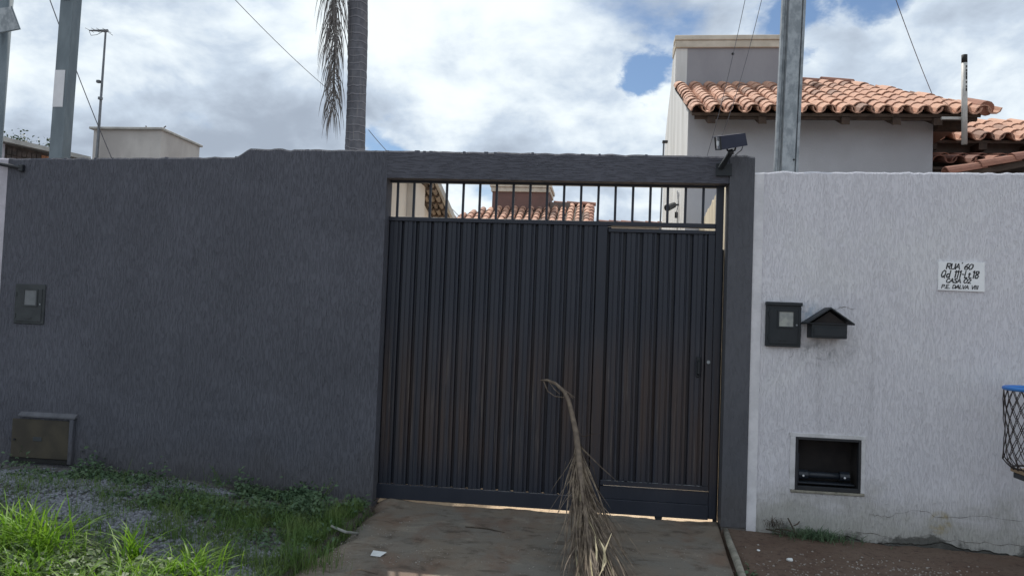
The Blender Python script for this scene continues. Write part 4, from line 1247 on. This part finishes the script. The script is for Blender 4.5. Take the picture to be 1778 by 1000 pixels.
def palm():
    bx, by = -4.425, 7.0
    t = thing('palm_tree', 'tall palm tree with ringed grey trunk and drooping dead frond', 'palm tree', (bx, by, 0))
    pts = []; rs = []; z = 0.0; H = 8.7
    r0 = lambda z: .187 - .0026 * z + .006 * math.sin(z * 2.1)
    while z < H:
        g = random.uniform(.105, .165); cx = bx - .031 * (z - 4.4) + .012 * math.sin(z * 1.3)
        ring = random.uniform(.002, .005)
        for dz, dr in ((0, ring), (.02, ring * .8), (.05, .001), (g * .7, 0.0)):
            pts.append((cx, by, z + dz)); rs.append(r0(z) + dr)
        z += g
    mb = MB(); mb.tube(pts, rs, 28); mb.v = [(x + .006 * nz(z, x * 3, 9), y, zz + .02 * nz(x * 9, y * 9, 1)) for (x, y, zz) in mb.v for z in (zz,)]
    part('trunk', mb, M['trunk'], t, True)
    top = Vector((bx - .13, by, 8.6))
    # dead frond hanging beside the trunk
    mb = MB(); mr = MB()
    path = [top, top + Vector((-.30, -.25, -.1)), at(578, -60, 6.7), at(580, 10, 6.7), at(582, 90, 6.7), at(579, 165, 6.7), at(577, 195, 6.7)]
    mr.tube(path, [.04, .035, .028, .022, .016, .01, .004], 6)
    fo = part('dead_frond', mr, M['palm_dead'], t)
    frond(mb, path, 1.3, 1.5, 330, .016, 2.3, .14)
    part('leaflets', mb, M['palm_dead'], fo, kind='stuff')
    path = [top, top + Vector((-.7, -.3, .25)), top + Vector((-1.2, -.5, -.35)), at(512, -60, 6.3), at(508, -18, 6.3)]
    mr = MB(); mr.tube(path, [.04, .03, .02, .012, .005], 6); fo = part('frond', mr, M['palm_green'], t)
    mb = MB(); frond(mb, path, .55, .7, 110, .026, .7, .15); part('leaflets', mb, M['palm_green'], fo, kind='stuff')
    for k in range(13):
        an = k * 2.399 + .4; el = random.uniform(.75, 1.15); Lg = random.uniform(1.7, 2.2)
        if math.sin(an) < -.2 : el = max(el, .75)
        p = top.copy(); v = Vector((math.cos(an) * math.cos(el), math.sin(an) * math.cos(el), math.sin(el))); path = [p.copy()]
        for i in range(7):
            p = p + v * Lg / 7; path.append(p.copy()); v = (v + Vector((0, 0, -.17))).normalized()
        mr = MB(); mr.tube(path, [.04 - .005 * i for i in range(8)], 6); fo = part('frond', mr, M['palm_green'], t)
        mb = MB(); frond(mb, path, .75, 1.0, 90, .03, .7, .1); part('leaflets', mb, M['palm_green'], fo, kind='stuff')


palm()


# ---------------------------------------------------------------- generic leaf scatter
def leaf_cloud(pos, nrm_j, size, aspect=.55):
    """folded 2-quad leaves; returns verts, faces"""
    n = len(pos); th = rng.uniform(0, 2 * np.pi, n); el = rng.normal(.25, nrm_j, n)
    d = np.stack([np.cos(th) * np.cos(el), np.sin(th) * np.cos(el), np.sin(el)], 1)
    s = np.cross(d, np.array([0, 0, 1.0]) + rng.normal(0, .35, (n, 3))); s /= np.linalg.norm(s, axis=1, keepdims=True)
    up = np.cross(s, d); sz = size * rng.uniform(.6, 1.25, n)[:, None]
    a = pos; b = pos + d * sz * .45 + up * sz * .06; c = pos + d * sz
    l = pos + d * sz * .42 + s * sz * aspect * .5 + up * sz * .13; r = pos + d * sz * .42 - s * sz * aspect * .5 + up * sz * .13
    c = c - np.array([0, 0, 1.0]) * sz * .1
    v = np.stack([a, l, c, b, r], 1).reshape(-1, 3); o = (np.arange(n) * 5)[:, None]
    f = np.concatenate([o + np.array([[0, 3, 2, 1]]), o + np.array([[0, 4, 2, 3]])], 0)
    return v, f


def blades(base, h, bend, w, az=None, seg=5):
    n = len(base); az = rng.uniform(0, 2 * np.pi, n) if az is None else az
    d = np.stack([np.cos(az), np.sin(az), np.zeros(n)], 1); sd = np.stack([-np.sin(az), np.cos(az), np.zeros(n)], 1)
    V = []
    for k in range(seg + 1):
        t = k / seg
        p = base + d * (h * bend * t ** 1.8)[:, None]
        p[:, 2] += h * (t - .45 * bend * t ** 2.4)
        ww = (w * (1 - t) ** .6 * (.75 + .5 * t))[:, None] + 2e-4
        V += [p - sd * ww / 2, p + sd * ww / 2]
    V = np.stack(V, 1); m = 2 * (seg + 1); v = V.reshape(-1, 3); o = (np.arange(n) * m)[:, None]
    f = np.concatenate([o + np.array([[2 * k, 2 * k + 1, 2 * k + 3, 2 * k + 2]]) for k in range(seg)], 0)
    return v, f


def gz(xy): return np.array([hgt(float(x), float(y)) for x, y in xy])


def patch(n, cx, cy, sx, sy, xmax=DX0 - .02, ymax=-.015):
    xy = np.stack([rng.normal(cx, sx, n), rng.normal(cy, sy, n)], 1)
    k = (xy[:, 0] < xmax + .12 * rng.random(n)) & (xy[:, 1] < ymax) & (xy[:, 1] > -3.4) & (xy[:, 0] > -6)
    return xy[k]


def clump(xy, f, th, seed=0.0):
    return xy[[nz(a, b, f, seed) > th + rng.normal(0, .08) for a, b in xy]]


def with_z(xy, dz=0.0): return np.concatenate([xy, (gz(xy) + dz)[:, None]], 1)


def join(parts):
    vs, fs, o = [], [], 0
    for v, f in parts: vs.append(v); fs.append(f + o); o += len(v)
    return np.concatenate(vs), np.concatenate(fs)


def stuff(name, parts, mat, label=None, cat=None):
    v, f = join(parts); o = link(name, np_mesh(name, v, f), mat, kind='stuff')
    if label: o['label'] = label; o['category'] = cat
    return o


def G(px, py):   # photo pixel -> point on the ground
    d = ray(px, py); p = CAM + d * (-(CAM.z - .03) / d.z); return p.x, p.y


def vegetation():
    # short verge grass
    ps = []
    for px, py, n, sx, sy in ((260, 880, 1700, .35, .22), (360, 905, 3200, .40, .25), (470, 905, 3600, .30, .22), (550, 930, 3200, .13, .22), (600, 880, 1500, .10, .14),
                              (60, 870, 800, .35, .2), (150, 930, 1600, .5, .25), (420, 960, 2200, .28, .2), (500, 985, 1800, .16, .25), (30, 900, 700, .3, .25), (250, 990, 1800, .6, .3), (330, 850, 500, .5, .06)):
        x, y = G(px, py); ps.append(patch(n, x, y, sx, sy))
    xy = clump(np.concatenate(ps), 3.2, -.14, 2.0); b = with_z(xy, -.01); n = len(b)
    h = rng.gamma(5, .016, n); stuff('grass', [blades(b, h, rng.uniform(.2, 1.0, n), rng.uniform(.0025, .0055, n), seg=3)], M['grass'], 'low ragged green grass growing through the gravel verge', 'grass')
    # bright fringe in the sun
    ps = []
    for px, py, n, sx, sy in ((40, 990, 900, .45, .14), (160, 1010, 900, .45, .14), (290, 1025, 500, .35, .10), (-40, 960, 700, .35, .18), (100, 1080, 1500, .9, .3)):
        x, y = G(px, py); ps.append(patch(n, x, y, sx, sy, xmax=-2.0))
    xy = clump(np.concatenate(ps), 4.5, -.03, 5.0); b = with_z(xy, -.01); n = len(b)
    stuff('tall_grass', [blades(b, rng.gamma(7, .019, n), rng.uniform(.3, 1.3, n), rng.uniform(.005, .013, n))], M['grass_bright'], 'bright sunlit strip of long green grass along the lower left', 'grass')
    # broad-leaved ground cover
    ps = []
    for px, py, n, sx, sy in ((150, 838, 1000, .30, .10), (180, 850, 1100, .25, .12), (10, 812, 420, .16, .04), (460, 858, 1500, .18, .08), (540, 862, 1900, .16, .10), (500, 885, 2600, .30, .14),
                              (610, 868, 700, .06, .06), (400, 875, 1700, .30, .10), (300, 890, 900, .3, .10), (20, 850, 400, .3, .12), (450, 930, 700, .3, .2), (560, 960, 500, .1, .2)):
        x, y = G(px, py); ps.append(patch(n, x, y, sx, sy))
    xy = clump(np.concatenate(ps), 3.6, -.13, 9.0); b = with_z(xy); b[:, 2] += rng.gamma(2.2, .022, len(b)) * np.clip(.5 + 1.1 * np.sin(b[:, 0] * 7) * np.cos(b[:, 1] * 6 + b[:, 0] * 3), .25, 1.5)
    stuff('ground_cover', [leaf_cloud(b, .45, .040)], M['broadleaf'], 'broad leaved weeds sprawling at the foot of the grey wall', 'weeds')
    ps = []
    for px, py, n, sx, sy in ((20, 985, 900, .4, .12), (150, 995, 900, .5, .12), (300, 1005, 450, .3, .1), (60, 1060, 700, .8, .2)):
        x, y = G(px, py); ps.append(patch(n, x, y, sx, sy, xmax=-2.1))
    xy = np.concatenate(ps); b = with_z(xy, .01); b[:, 2] += rng.gamma(2, .014, len(b))
    stuff('clover', [leaf_cloud(b, .5, .042, .8)], M['broad_lit'], 'pale round leaves among the sunlit grass at lower left', 'weeds')


vegetation()


def tussock(px, py, n, hh, label, mat='grass_bright', spread=.05, wmax=.016, bend=(.25, 1.1)):
    x, y = G(px, py); z = hgt(x, y)
    xy = np.stack([rng.normal(x, spread, n), rng.normal(y, spread * .8, n)], 1); b = with_z(xy, -.01)
    h = hh * rng.uniform(.5, 1.1, n)
    v, f = blades(b, h, rng.uniform(*bend, n), rng.uniform(wmax * .5, wmax, n), seg=6)
    me = np_mesh('grass_tussock', v - np.array([x, y, z]), f); o = link('grass_tussock', me, M[mat], loc=(x, y, z)); tag(o, label, 'grass tuft', 'grass tufts on the verge')


tussock(72, 968, 120, .40, 'tallest bright green grass tuft, sunlit at the lower left corner', spread=.07)
tussock(20, 960, 90, .38, 'bright grass tuft cut by the left picture edge', spread=.06)
tussock(232, 972, 50, .32, 'small bright green tuft with arching blades right of the tallest tuft', spread=.03)
tussock(178, 965, 26, .26, 'dull arching grass tuft between the two bright tufts', 'grass', .04, .010, (.7, 1.5))
tussock(330, 1000, 110, .26, 'bright low grass tuft farthest right in the sunlit strip', spread=.07)
tussock(535, 965, 220, .24, 'dense dark green grass clump beside the driveway edge', 'grass', .09, .006, (.1, .5))
tussock(585, 905, 170, .20, 'dark green grass clump near the gate end of the driveway edge', 'grass', .06, .006, (.1, .5))
tussock(440, 975, 120, .18, 'fine dark grass clump standing in gravel left of the driveway', 'grass', .06, .005, (.1, .5))
tussock(300, 935, 110, .24, 'thin yellowish green grass clump in the middle of the gravel', 'grass', .07, .005, (.1, .7))


def wall_weed(px, py, topx, topy, label, yel):
    x, y = at(px, py, -.05).x, -.06; z = hgt(x, y); tp = at(topx, topy, -.03)
    t = thing('wall_weed', label, 'weed', (x, y, z))
    mb = MB(); lf = []
    for k in range(5):
        e = Vector((tp.x + random.uniform(-.12, .12), tp.y + random.uniform(-.03, .0), tp.z - random.uniform(0, .12)))
        mid = Vector((x, y, z)).lerp(e, .5) + Vector((random.uniform(-.03, .03), 0, 0))
        mb.tube([(x + random.uniform(-.02, .02), y, z - .02), mid, e], [.003, .0022, .001], 5)
        for q in range(12):
            s = random.uniform(.3, 1); lf.append(Vector((x, y, z)).lerp(e, s) + Vector((random.uniform(-.025, .025), random.uniform(-.02, .01), 0)))
    part('stem', mb, M['grass'], t)
    v, f = leaf_cloud(np.array([tuple(q) for q in lf]), .5, .026 if yel else .016); o = np_mesh('leaf_sprays', v - np.array(t.location), f)
    link('leaf_sprays', o, M['broad_lit' if yel else 'broadleaf'], t, kind='stuff')


wall_weed(560, 855, 566, 822, 'spindly weed with yellowish top against the grey wall near the gate', True)
wall_weed(385, 850, 380, 800, 'thin dull weed stems against the middle of the grey wall', False)
wall_weed(165, 835, 150, 812, 'small dark weed against the grey wall right of the brown box', False)
wall_weed(20, 820, 30, 795, 'dark leafy weed under the brown box at the far left', False)


# gravel: small crushed stones, and litter of pebbles on the dirt
def stones(n, centers, smin, smax, ok):
    ico = bmesh.new(); bmesh.ops.create_icosphere(ico, subdivisions=1, radius=1); ico.verts.index_update()
    bv = np.array([v.co[:] for v in ico.verts]); bf = np.array([[v.index for v in f.verts] for f in ico.faces]); ico.free()
    P = []
    for (px, py, sx, sy, w) in centers:
        x, y = G(px, py); m = int(n * w); P.append(np.stack([rng.normal(x, sx, m), rng.normal(y, sy, m)], 1))
    xy = np.concatenate(P); xy = xy[[ok(a, b) for a, b in xy]]; m = len(xy); z = gz(xy) if True else 0
    s = rng.uniform(smin, smax, m) ** 1.0
    sc = s[:, None, None] * rng.uniform(.6, 1.3, (m, 1, 3)); vv = bv[None] * sc * rng.uniform(.75, 1.25, (m, len(bv), 1))
    an = rng.uniform(0, 6.28, m); c, sn = np.cos(an)[:, None], np.sin(an)[:, None]
    x = vv[..., 0] * c - vv[..., 1] * sn; y = vv[..., 0] * sn + vv[..., 1] * c
    V = np.stack([x + xy[:, :1], y + xy[:, 1:], vv[..., 2] * .7 + z[:, None] + s[:, None] * .25], -1).reshape(-1, 3)
    F = (bf[None] + (np.arange(m) * len(bv))[:, None, None]).reshape(-1, 3)
    return V, F


okl = lambda x, y: x < DX0 - .05 and -3.2 < y < -.02
V, F = stones(9000, ((80, 862, .4, .14, .28), (20, 850, .3, .1, .1), (160, 905, .4, .15, .2), (300, 850, .4, .05, .12), (380, 945, .22, .10, .07), (330, 980, .35, .16, .14), (500, 975, .15, .12, .05), (250, 925, .4, .15, .05)), .008, .021, okl)
o = link('gravel', np_mesh('gravel', V, F), M['stone'], kind='stuff'); o['label'] = 'grey crushed stone scattered over the verge left of the driveway'; o['category'] = 'gravel'
okr = lambda x, y: x > DX1 + .03 and -2.2 < y < -.03
V, F = stones(380, ((1400, 975, .25, .2, .35), (1560, 965, .35, .15, .4), (1720, 985, .4, .2, .25)), .003, .009, okr)
o = link('grit', np_mesh('grit', V, F), M['pebble'], kind='stuff'); o['label'] = 'pale grit and crumbs littering the dirt below the white wall'; o['category'] = 'grit'
okd = lambda x, y: DX0 + .08 < x < DX1 - .08 and -2.0 < y < -.02


def hd(x, y): return -0.034 + 0.006 * nz(x, y, 2.3) + 0.004 * nz(x, y, 9)


_h0 = hgt
hgt = hd if False else hgt
V, F = stones(1300, ((640, 930, .28, .4, .6), (800, 960, .6, .4, .3), (1150, 960, .4, .3, .15)), .0015, .006, okd)
V[:, 2] += 0.047
o = link('driveway_grit', np_mesh('driveway_grit', V, F), M['pebble'], kind='stuff'); o['label'] = 'small crumbs of stone scattered on the driveway'; o['category'] = 'grit'


# ---------------------------------------------------------------- litter, strips and twigs
def on_drive(px, py, dz=.0):
    x, y = G(px, py); d = ray(px, py); p = CAM + d * (-(CAM.z + .036) / d.z); return Vector((p.x, p.y, hd(p.x, p.y) + dz))


c = [on_drive(*q) for q in ((643, 966), (660, 968), (671, 963), (648, 958))]
mb = MB().prism([q + Vector((0, 0, .004 + .012 * (i == 2))) for i, q in enumerate(c)], (0, 0, .0025))
o = part('paper_scrap', mb, M['paper']); tag(o, 'small white paper scrap lying on the left side of the driveway', 'paper')
mb = MB().tube([on_drive(808, 915, .006), on_drive(845, 919, .008), on_drive(876, 925, .005)], [.004, .005, .002], 6)
o = part('twig', mb, M['twig']); tag(o, 'dark straight twig lying flat on the driveway before the gate', 'twig')
mb = MB().tube([Vector((*G(575, 918), .05)), Vector((*G(600, 923), .03)), on_drive(621, 927, .006)], .009, 8)
o = part('grey_stick', mb, M['conduit']); tag(o, 'pale grey stick poking out of grass onto the driveway', 'stick')
mb = MB().tube([on_drive(600, 996, .005), on_drive(625, 990, .010), on_drive(655, 997, .006)], [.006, .012, .004], 6); mb.v = [(x, y, -.036 + (z + .036) * .5) for x, y, z in mb.v]
o = part('husk', mb, M['frond_leaf']); tag(o, 'dry tan palm husk at the bottom left of the driveway', 'husk')

# strip that edges the driveway on the right
mb = MB(); pts = [Vector((1.012 + .075 * y + .006 * math.sin(y * 5), y, z)) for y, z in ((-.06, -.035), (-.4, -.028), (-.75, -.033), (-1.15, -.026), (-1.7, -.03), (-2.6, -.03))]
mb.tube(pts, [.020, .024, .026, .025, .027, .027], 10)
o = part('edging_strip', mb, M['kerb'], smooth=True); tag(o, 'narrow grey edging strip along the right side of the driveway', 'edging')


def weeds_right():
    x, y = at(1415, 940, -.05).x, -.08; z = hgt(x, y)
    t = thing('weed_clump', 'low green weed clump at the foot of the white wall', 'weed', (x, y, z))
    xy = np.stack([rng.normal(x, .12, 520), -abs(rng.normal(.07, .06, 520)) - .01], 1); b = with_z(xy, -.01)
    v, f = blades(b, rng.uniform(.04, .15, len(b)), rng.uniform(.3, 1.4, len(b)), rng.uniform(.003, .008, len(b)), seg=4)
    link('blades', np_mesh('blades', v - np.array([x, y, z]), f), M['broadleaf'], t, kind='stuff')
    t2 = thing('dead_branch', 'dead dark branches piled against the white wall near the gate post', 'branch', (at(1345, 925, 0).x, -.08, -.04))
    mb = MB()
    for a, b_, m in (((1330, 918), (1378, 934), 4), ((1345, 918), (1385, 925), 4), ((1352, 918), (1400, 946), -2), ((1368, 899), (1382, 928), 0), ((1345, 925), (1372, 946), 3), ((1338, 926), (1342, 945), 0), ((1388, 905), (1378, 912), 0), ((1378, 926), (1394, 944), 0)):
        p = at(*a, -.05); q = at(*b_, -.10); mid = (p + q) / 2 + Vector((0, -.02, .004 * m))
        mb.tube([p, mid, q], [.005, .006, .003], 6)
    part('branch', mb, M['twig'], t2)
    x, y = at(1343, 925, -.05).x, -.07; n = 90; b = np.stack([rng.normal(x, .03, n), rng.normal(y, .015, n), rng.normal(.02, .015, n)], 1)
    v, f = blades(b, rng.uniform(.04, .10, n), rng.uniform(.5, 1.6, n), rng.uniform(.002, .005, n), seg=3)
    link('fibres', np_mesh('fibres', v - np.array(t2.location), f), M['twig'], t2, kind='stuff')
    mb = MB().tube([at(1337, 930, -.1), at(1341, 938, -.14), at(1342, 946, -.18)], .006, 6); part('pale_stick', mb, M['conduit'], t2)
    x, y = G(1300, 985); z = hgt(x, y)
    xy = np.stack([rng.normal(x, .035, 130), rng.normal(y, .10, 130)], 1); b = with_z(xy, .005); v, f = leaf_cloud(b, .5, .036)
    t3 = thing('leafy_weed', 'small leafy weed hugging the driveway edging strip', 'weed', (x, y, z)); link('leaves', np_mesh('leaves', v - np.array([x, y, z]), f), M['broadleaf'], t3, kind='stuff')
    part('stem', MB().tube([(x, y - .08, z + .01), (x, y + .08, z + .03)], .003, 5), M['grass'], t3)
    for px, py, lab in ((1372, 954, 'white crumpled scrap lying before the weeds by the white wall'), (1317, 940, 'tiny white pebble on dirt close to the gate post foot')):
        x, y = G(px, py); bm = bmesh.new(); bmesh.ops.create_icosphere(bm, subdivisions=2, radius=.017 if px > 1350 else .009)
        for v in bm.verts: v.co = Vector((v.co.x * 1.4, v.co.y, v.co.z * .7)) * (1 + .35 * nz(v.co.x * 90, v.co.y * 90, 1, v.co.z * 90))
        me = bpy.data.meshes.new('pebble'); bm.to_mesh(me); bm.free(); o = link('pebble', me, M['paper'], loc=(x, y, hgt(x, y) + .008)); tag(o, lab, 'pebble')


weeds_right()


# ---------------------------------------------------------------- the dry frond leaning on the gate
def fallen_frond():
    ctl = [(941, 660, -.10), (951, 660, -.12), (966, 667, -.15), (980, 680, -.18), (988, 697, -.22), (994, 722, -.30), (1000, 750, -.42), (1004, 785, -.58), (1009, 830, -.80), (1015, 880, -1.02), (1021, 930, -1.25), (1029, 975, -1.44), (1036, 1012, -1.58)]
    pts = [at(a, b, c) for a, b, c in ctl]
    t = thing('dry_palm_frond', 'large dry brown palm frond propped upright against the gate', 'palm frond', (pts[-1].x, pts[-1].y, -.04))
    r = part('stalk', MB().tube(pts, [.006, .009, .012, .015, .017, .019, .021, .023, .021, .019, .017, .015, .013], 8), M['frond_rachis'], t, True)
    k = MB(); k.tube([at(938, 660, -.09), at(950, 659, -.12), at(964, 664, -.15), at(984, 680, -.18), at(998, 690, -.2)], [.003, .006, .007, .006, .002], 5); k.tube([at(944, 662, -.12), at(951, 679, -.14), at(964, 688, -.16), at(980, 690, -.18)], .004, 5); k.tube([at(952, 661, -.12), at(962, 675, -.15), at(972, 684, -.16)], .003, 5)
    k.tube([at(975, 673, -.15), at(990, 686, -.19), at(995, 692, -.2)], .003, 5); k.tube([at(946, 663, -.11), at(948, 674, -.11)], .003, 5)
    part('frayed_tip', k, M['frond_rachis'], t)
    seg = [(b - a).length for a, b in zip(pts, pts[1:])]; cum = np.concatenate([[0], np.cumsum(seg)]); L = cum[-1]
    def pos(s):
        s = min(max(s * L, 0), L - 1e-4); i = int(np.searchsorted(cum, s, 'right') - 1); return pts[i] + (pts[i + 1] - pts[i]) * ((s - cum[i]) / seg[i]), (pts[i + 1] - pts[i]).normalized()
    mb = MB(); mp = MB()
    s0 = float(cum[6] / L)
    N = 380
    X = Vector((1, 0, 0)); Q = Vector((0, -1, .25)).normalized()
    for j in range(N):
        s = s0 + (1 - s0) * (j / N) ** 1.35 * .72; p, d = pos(s)
        l = random.uniform(.35, 1.05)
        a = max(-1.1, min(1.15, random.gauss(0, .48))); bq = random.gauss(.05, .45)
        if random.random() < .02: a *= 1.5
        f1, f2, ph, am = random.uniform(3, 8), random.uniform(3, 9), random.uniform(0, 6.3), abs(random.gauss(0, .017))
        n = 11; out = []; hook = random.gauss(0, .10); kink = random.random(); kd = random.gauss(0, .12) * (random.random() < .45)
        for i in range(n + 1):
            u = i / n; se = s + u * l / L; q0, _ = pos(min(se, .999)); ex = max(0, se - .999) * L
            env = .020 + .212 * max(0, (se - s0) / (1 - s0)); ease = 1 - math.exp(-3.2 * u)
            q = p + d * (l * u) * .35 + (q0 + Vector((0, 0, -ex * .6)) - p) * .65
            q = q + X * (env * a * ease + am * math.sin(f1 * u + ph) * u ** .5 + hook * max(0, u - .7) + kd * max(0, u - kink)) + Q * (env * .55 * bq * ease + am * math.sin(f2 * u + ph * 2) * u) + Vector((0, 0, -.05 * u * u))
            if q.z < -.032: q.z = -.032 + .012 * abs(bq)
            out.append(q)
        w = random.uniform(.004, .0105)
        (mp if (random.random() < .03 and s > .45) else mb).ribbon(out, [w * .7] + [w] * 5 + [w * .9, w * .8, w * .7, w * .5, w * .35, .001], Vector((random.uniform(-.6, 1), random.uniform(-1, .2), random.uniform(-.3, .3))))
    for a in (((1012, 880), (985, 915), (960, 950), (905, 992)), ((1005, 850), (978, 905), (955, 960), (940, 985)), ((1035, 880), (1068, 930), (1082, 960), (1092, 975)),
              ((1005, 750), (1012, 758), (1030, 753), (1044, 752)), ((1000, 780), (982, 800), (975, 850), (972, 890)), ((1010, 790), (1030, 830), (1052, 880), (1060, 915)), ((1008, 770), (1030, 812), (1040, 850), (1045, 880))):
        n = len(a); o = [at(px, py, -.45 - .9 * max(0, (py - 760) / 240)) for px, py in a]
        mb.ribbon(o, [.008, .009, .007, .002], Vector((.3, -.6, .5)))
    part('leaflets', mb, M['frond_leaf'], t, kind='stuff'); 
    for a in (((1040, 935), (1048, 950), (1052, 975), (1040, 1000)), ((1033, 930), (1036, 955), (1035, 990)), ((1062, 925), (1050, 955), (1046, 990)), ((1000, 960), (1003, 985), (1006, 1005)), ((1022, 950), (1025, 985), (1024, 1010))):  # ribbons laid where sun flecks fall, the light put into their colour
        o = [at(px, py, -1.34 - .25 * (i / 3)) for i, (px, py) in enumerate(a)]; mp.ribbon(o, [.003, .011, .012, .003][:len(a)], Vector((1, -.3, .2)))
    part('pale_sunfleck_leaflets', mp, M['frond_pale_sunfleck'], t, kind='stuff')


fallen_frond()


# ---------------------------------------------------------------- netted basket at the right edge
def net_basket():
    Y = -.35; l = at(1749, 674, Y); zt = l.z; rad = .19; cx = l.x + rad; zb = at(1748, 812, Y).z
    t = thing('net_basket', 'black netted basket with bright blue rim cut by the right edge', 'basket', (cx, Y, 0))
    ring = [(cx + rad * math.cos(a), Y + rad * math.sin(a), zt) for a in np.linspace(0, 2 * math.pi, 49)]
    part('rim', MB().tube(ring, .015, 8, False), M['blue_rim'], t, True)
    mb = MB(); S = 20; Rw = 8
    def pt(i, j):
        a = 2 * math.pi * (i + .5 * (j % 2)) / S; s = j / Rw; r = rad * (1 + .03 * math.sin(s * 9) - .0 * s) * (1 if j < Rw else .72) + random.uniform(-.004, .004)
        return Vector((cx + r * math.cos(a), Y + r * math.sin(a), zt - .012 + (zb - zt) * s + random.uniform(-.005, .005)))
    G_ = [[pt(i, j) for i in range(S)] for j in range(Rw + 1)]
    for j in range(Rw):
        for i in range(S):
            k = (i, (i - 1) % S) if j % 2 == 0 else (i, (i + 1) % S)
            for q in k:
                p0, p1 = G_[j][i], G_[j + 1][q]; m = (p0 + p1) / 2 + Vector((0, 0, -.004)); mb.tube([p0, m, p1], [.0035, .0028, .0035], 4, False)
    part('netting', mb, M['net'], t)
    ring = [(cx + rad * .72 * math.cos(a), Y + rad * .72 * math.sin(a), zb) for a in np.linspace(0, 2 * math.pi, 33)]
    part('lower_hoop', MB().tube(ring, .007, 6, False), M['net'], t)
    part('base_board', MB().box(cx - .115, cx + .12, Y - .1, Y + .1, zb - .035, zb - .012, .003), M['card'], t)
    part('socket', MB().box(cx - .11, cx + .11, Y - .07, Y + .07, zb - .075, zb - .036, .004), M['steel_black'], t)
    part('stand', MB().tube([(cx + .02, Y, zb - .07), (cx + .02, Y, -.15)], .028, 12), M['steel_black'], t)


net_basket()


# ---------------------------------------------------------------- small tree far left, cables
def far_tree():
    c = at(24, 243, 14); t = thing('far_tree', 'dark tree top showing over the shed roof at the far left', 'tree', (c.x, 14, 0))
    part('trunk', MB().tube([(c.x, 14, 0), (c.x + .1, 14, 2.5), (c.x - .05, 14, c.z - .6)], [.16, .12, .05], 8), M['twig'], t)
    pos = []
    for k in range(26):
        q = Vector((c.x + random.uniform(-1.0, .9), 14 + random.uniform(-.7, .7), c.z - random.uniform(-.02, 1.3)))
        pos.append(rng.normal(0, .16, (220, 3)) + np.array(q))
    pos = np.concatenate(pos); v, f = leaf_cloud(pos, .6, .10)
    link('crown', np_mesh('crown', v - np.array([c.x, 14, 0]), f), M['tree_leaf'], t)


far_tree()


def wire(label, a, b, sag, r=.006, n=14):
    a = Vector(a); b = Vector(b)
    pts = [a.lerp(b, i / n) + Vector((0, 0, -sag * 4 * (i / n) * (1 - i / n))) for i in range(n + 1)]
    o = part('cable', MB().tube(pts, r, 5), M['cable']); tag(o, label, 'cable', 'overhead cables')


wire('thin cable dropping from the top left past the leaning pole to the concrete building', at(72, -40, 3.0), at(194, 275, 6.0), .05, .007)
wire('thin cable slanting down from the top towards the palm trunk', at(380, -30, 5.0), at(575, 160, 9.5), .06, .006)
wire('thin cable low in the sky just right of the palm trunk', at(640, 226, 10.5), at(684, 275, 12), .02, .008)
wire('left one of two cables crossing the house tower above the camera', at(1300, -30, 1.2), at(1225, 280, 2.2), .10, .003)
wire('right one of two cables crossing the house tower above the camera', at(1332, -40, 1.2), at(1250, 245, 2.2), .12, .003)
wire('lone cable descending to the tiled roof right of the steel pole', at(1545, -30, 1.5), at(1622, 172, 3.2), .03, .004)
wire('faint cable seen through the gate bars right of the beige house', at(770, 345, 12), at(800, 378, 13), .02, .008)
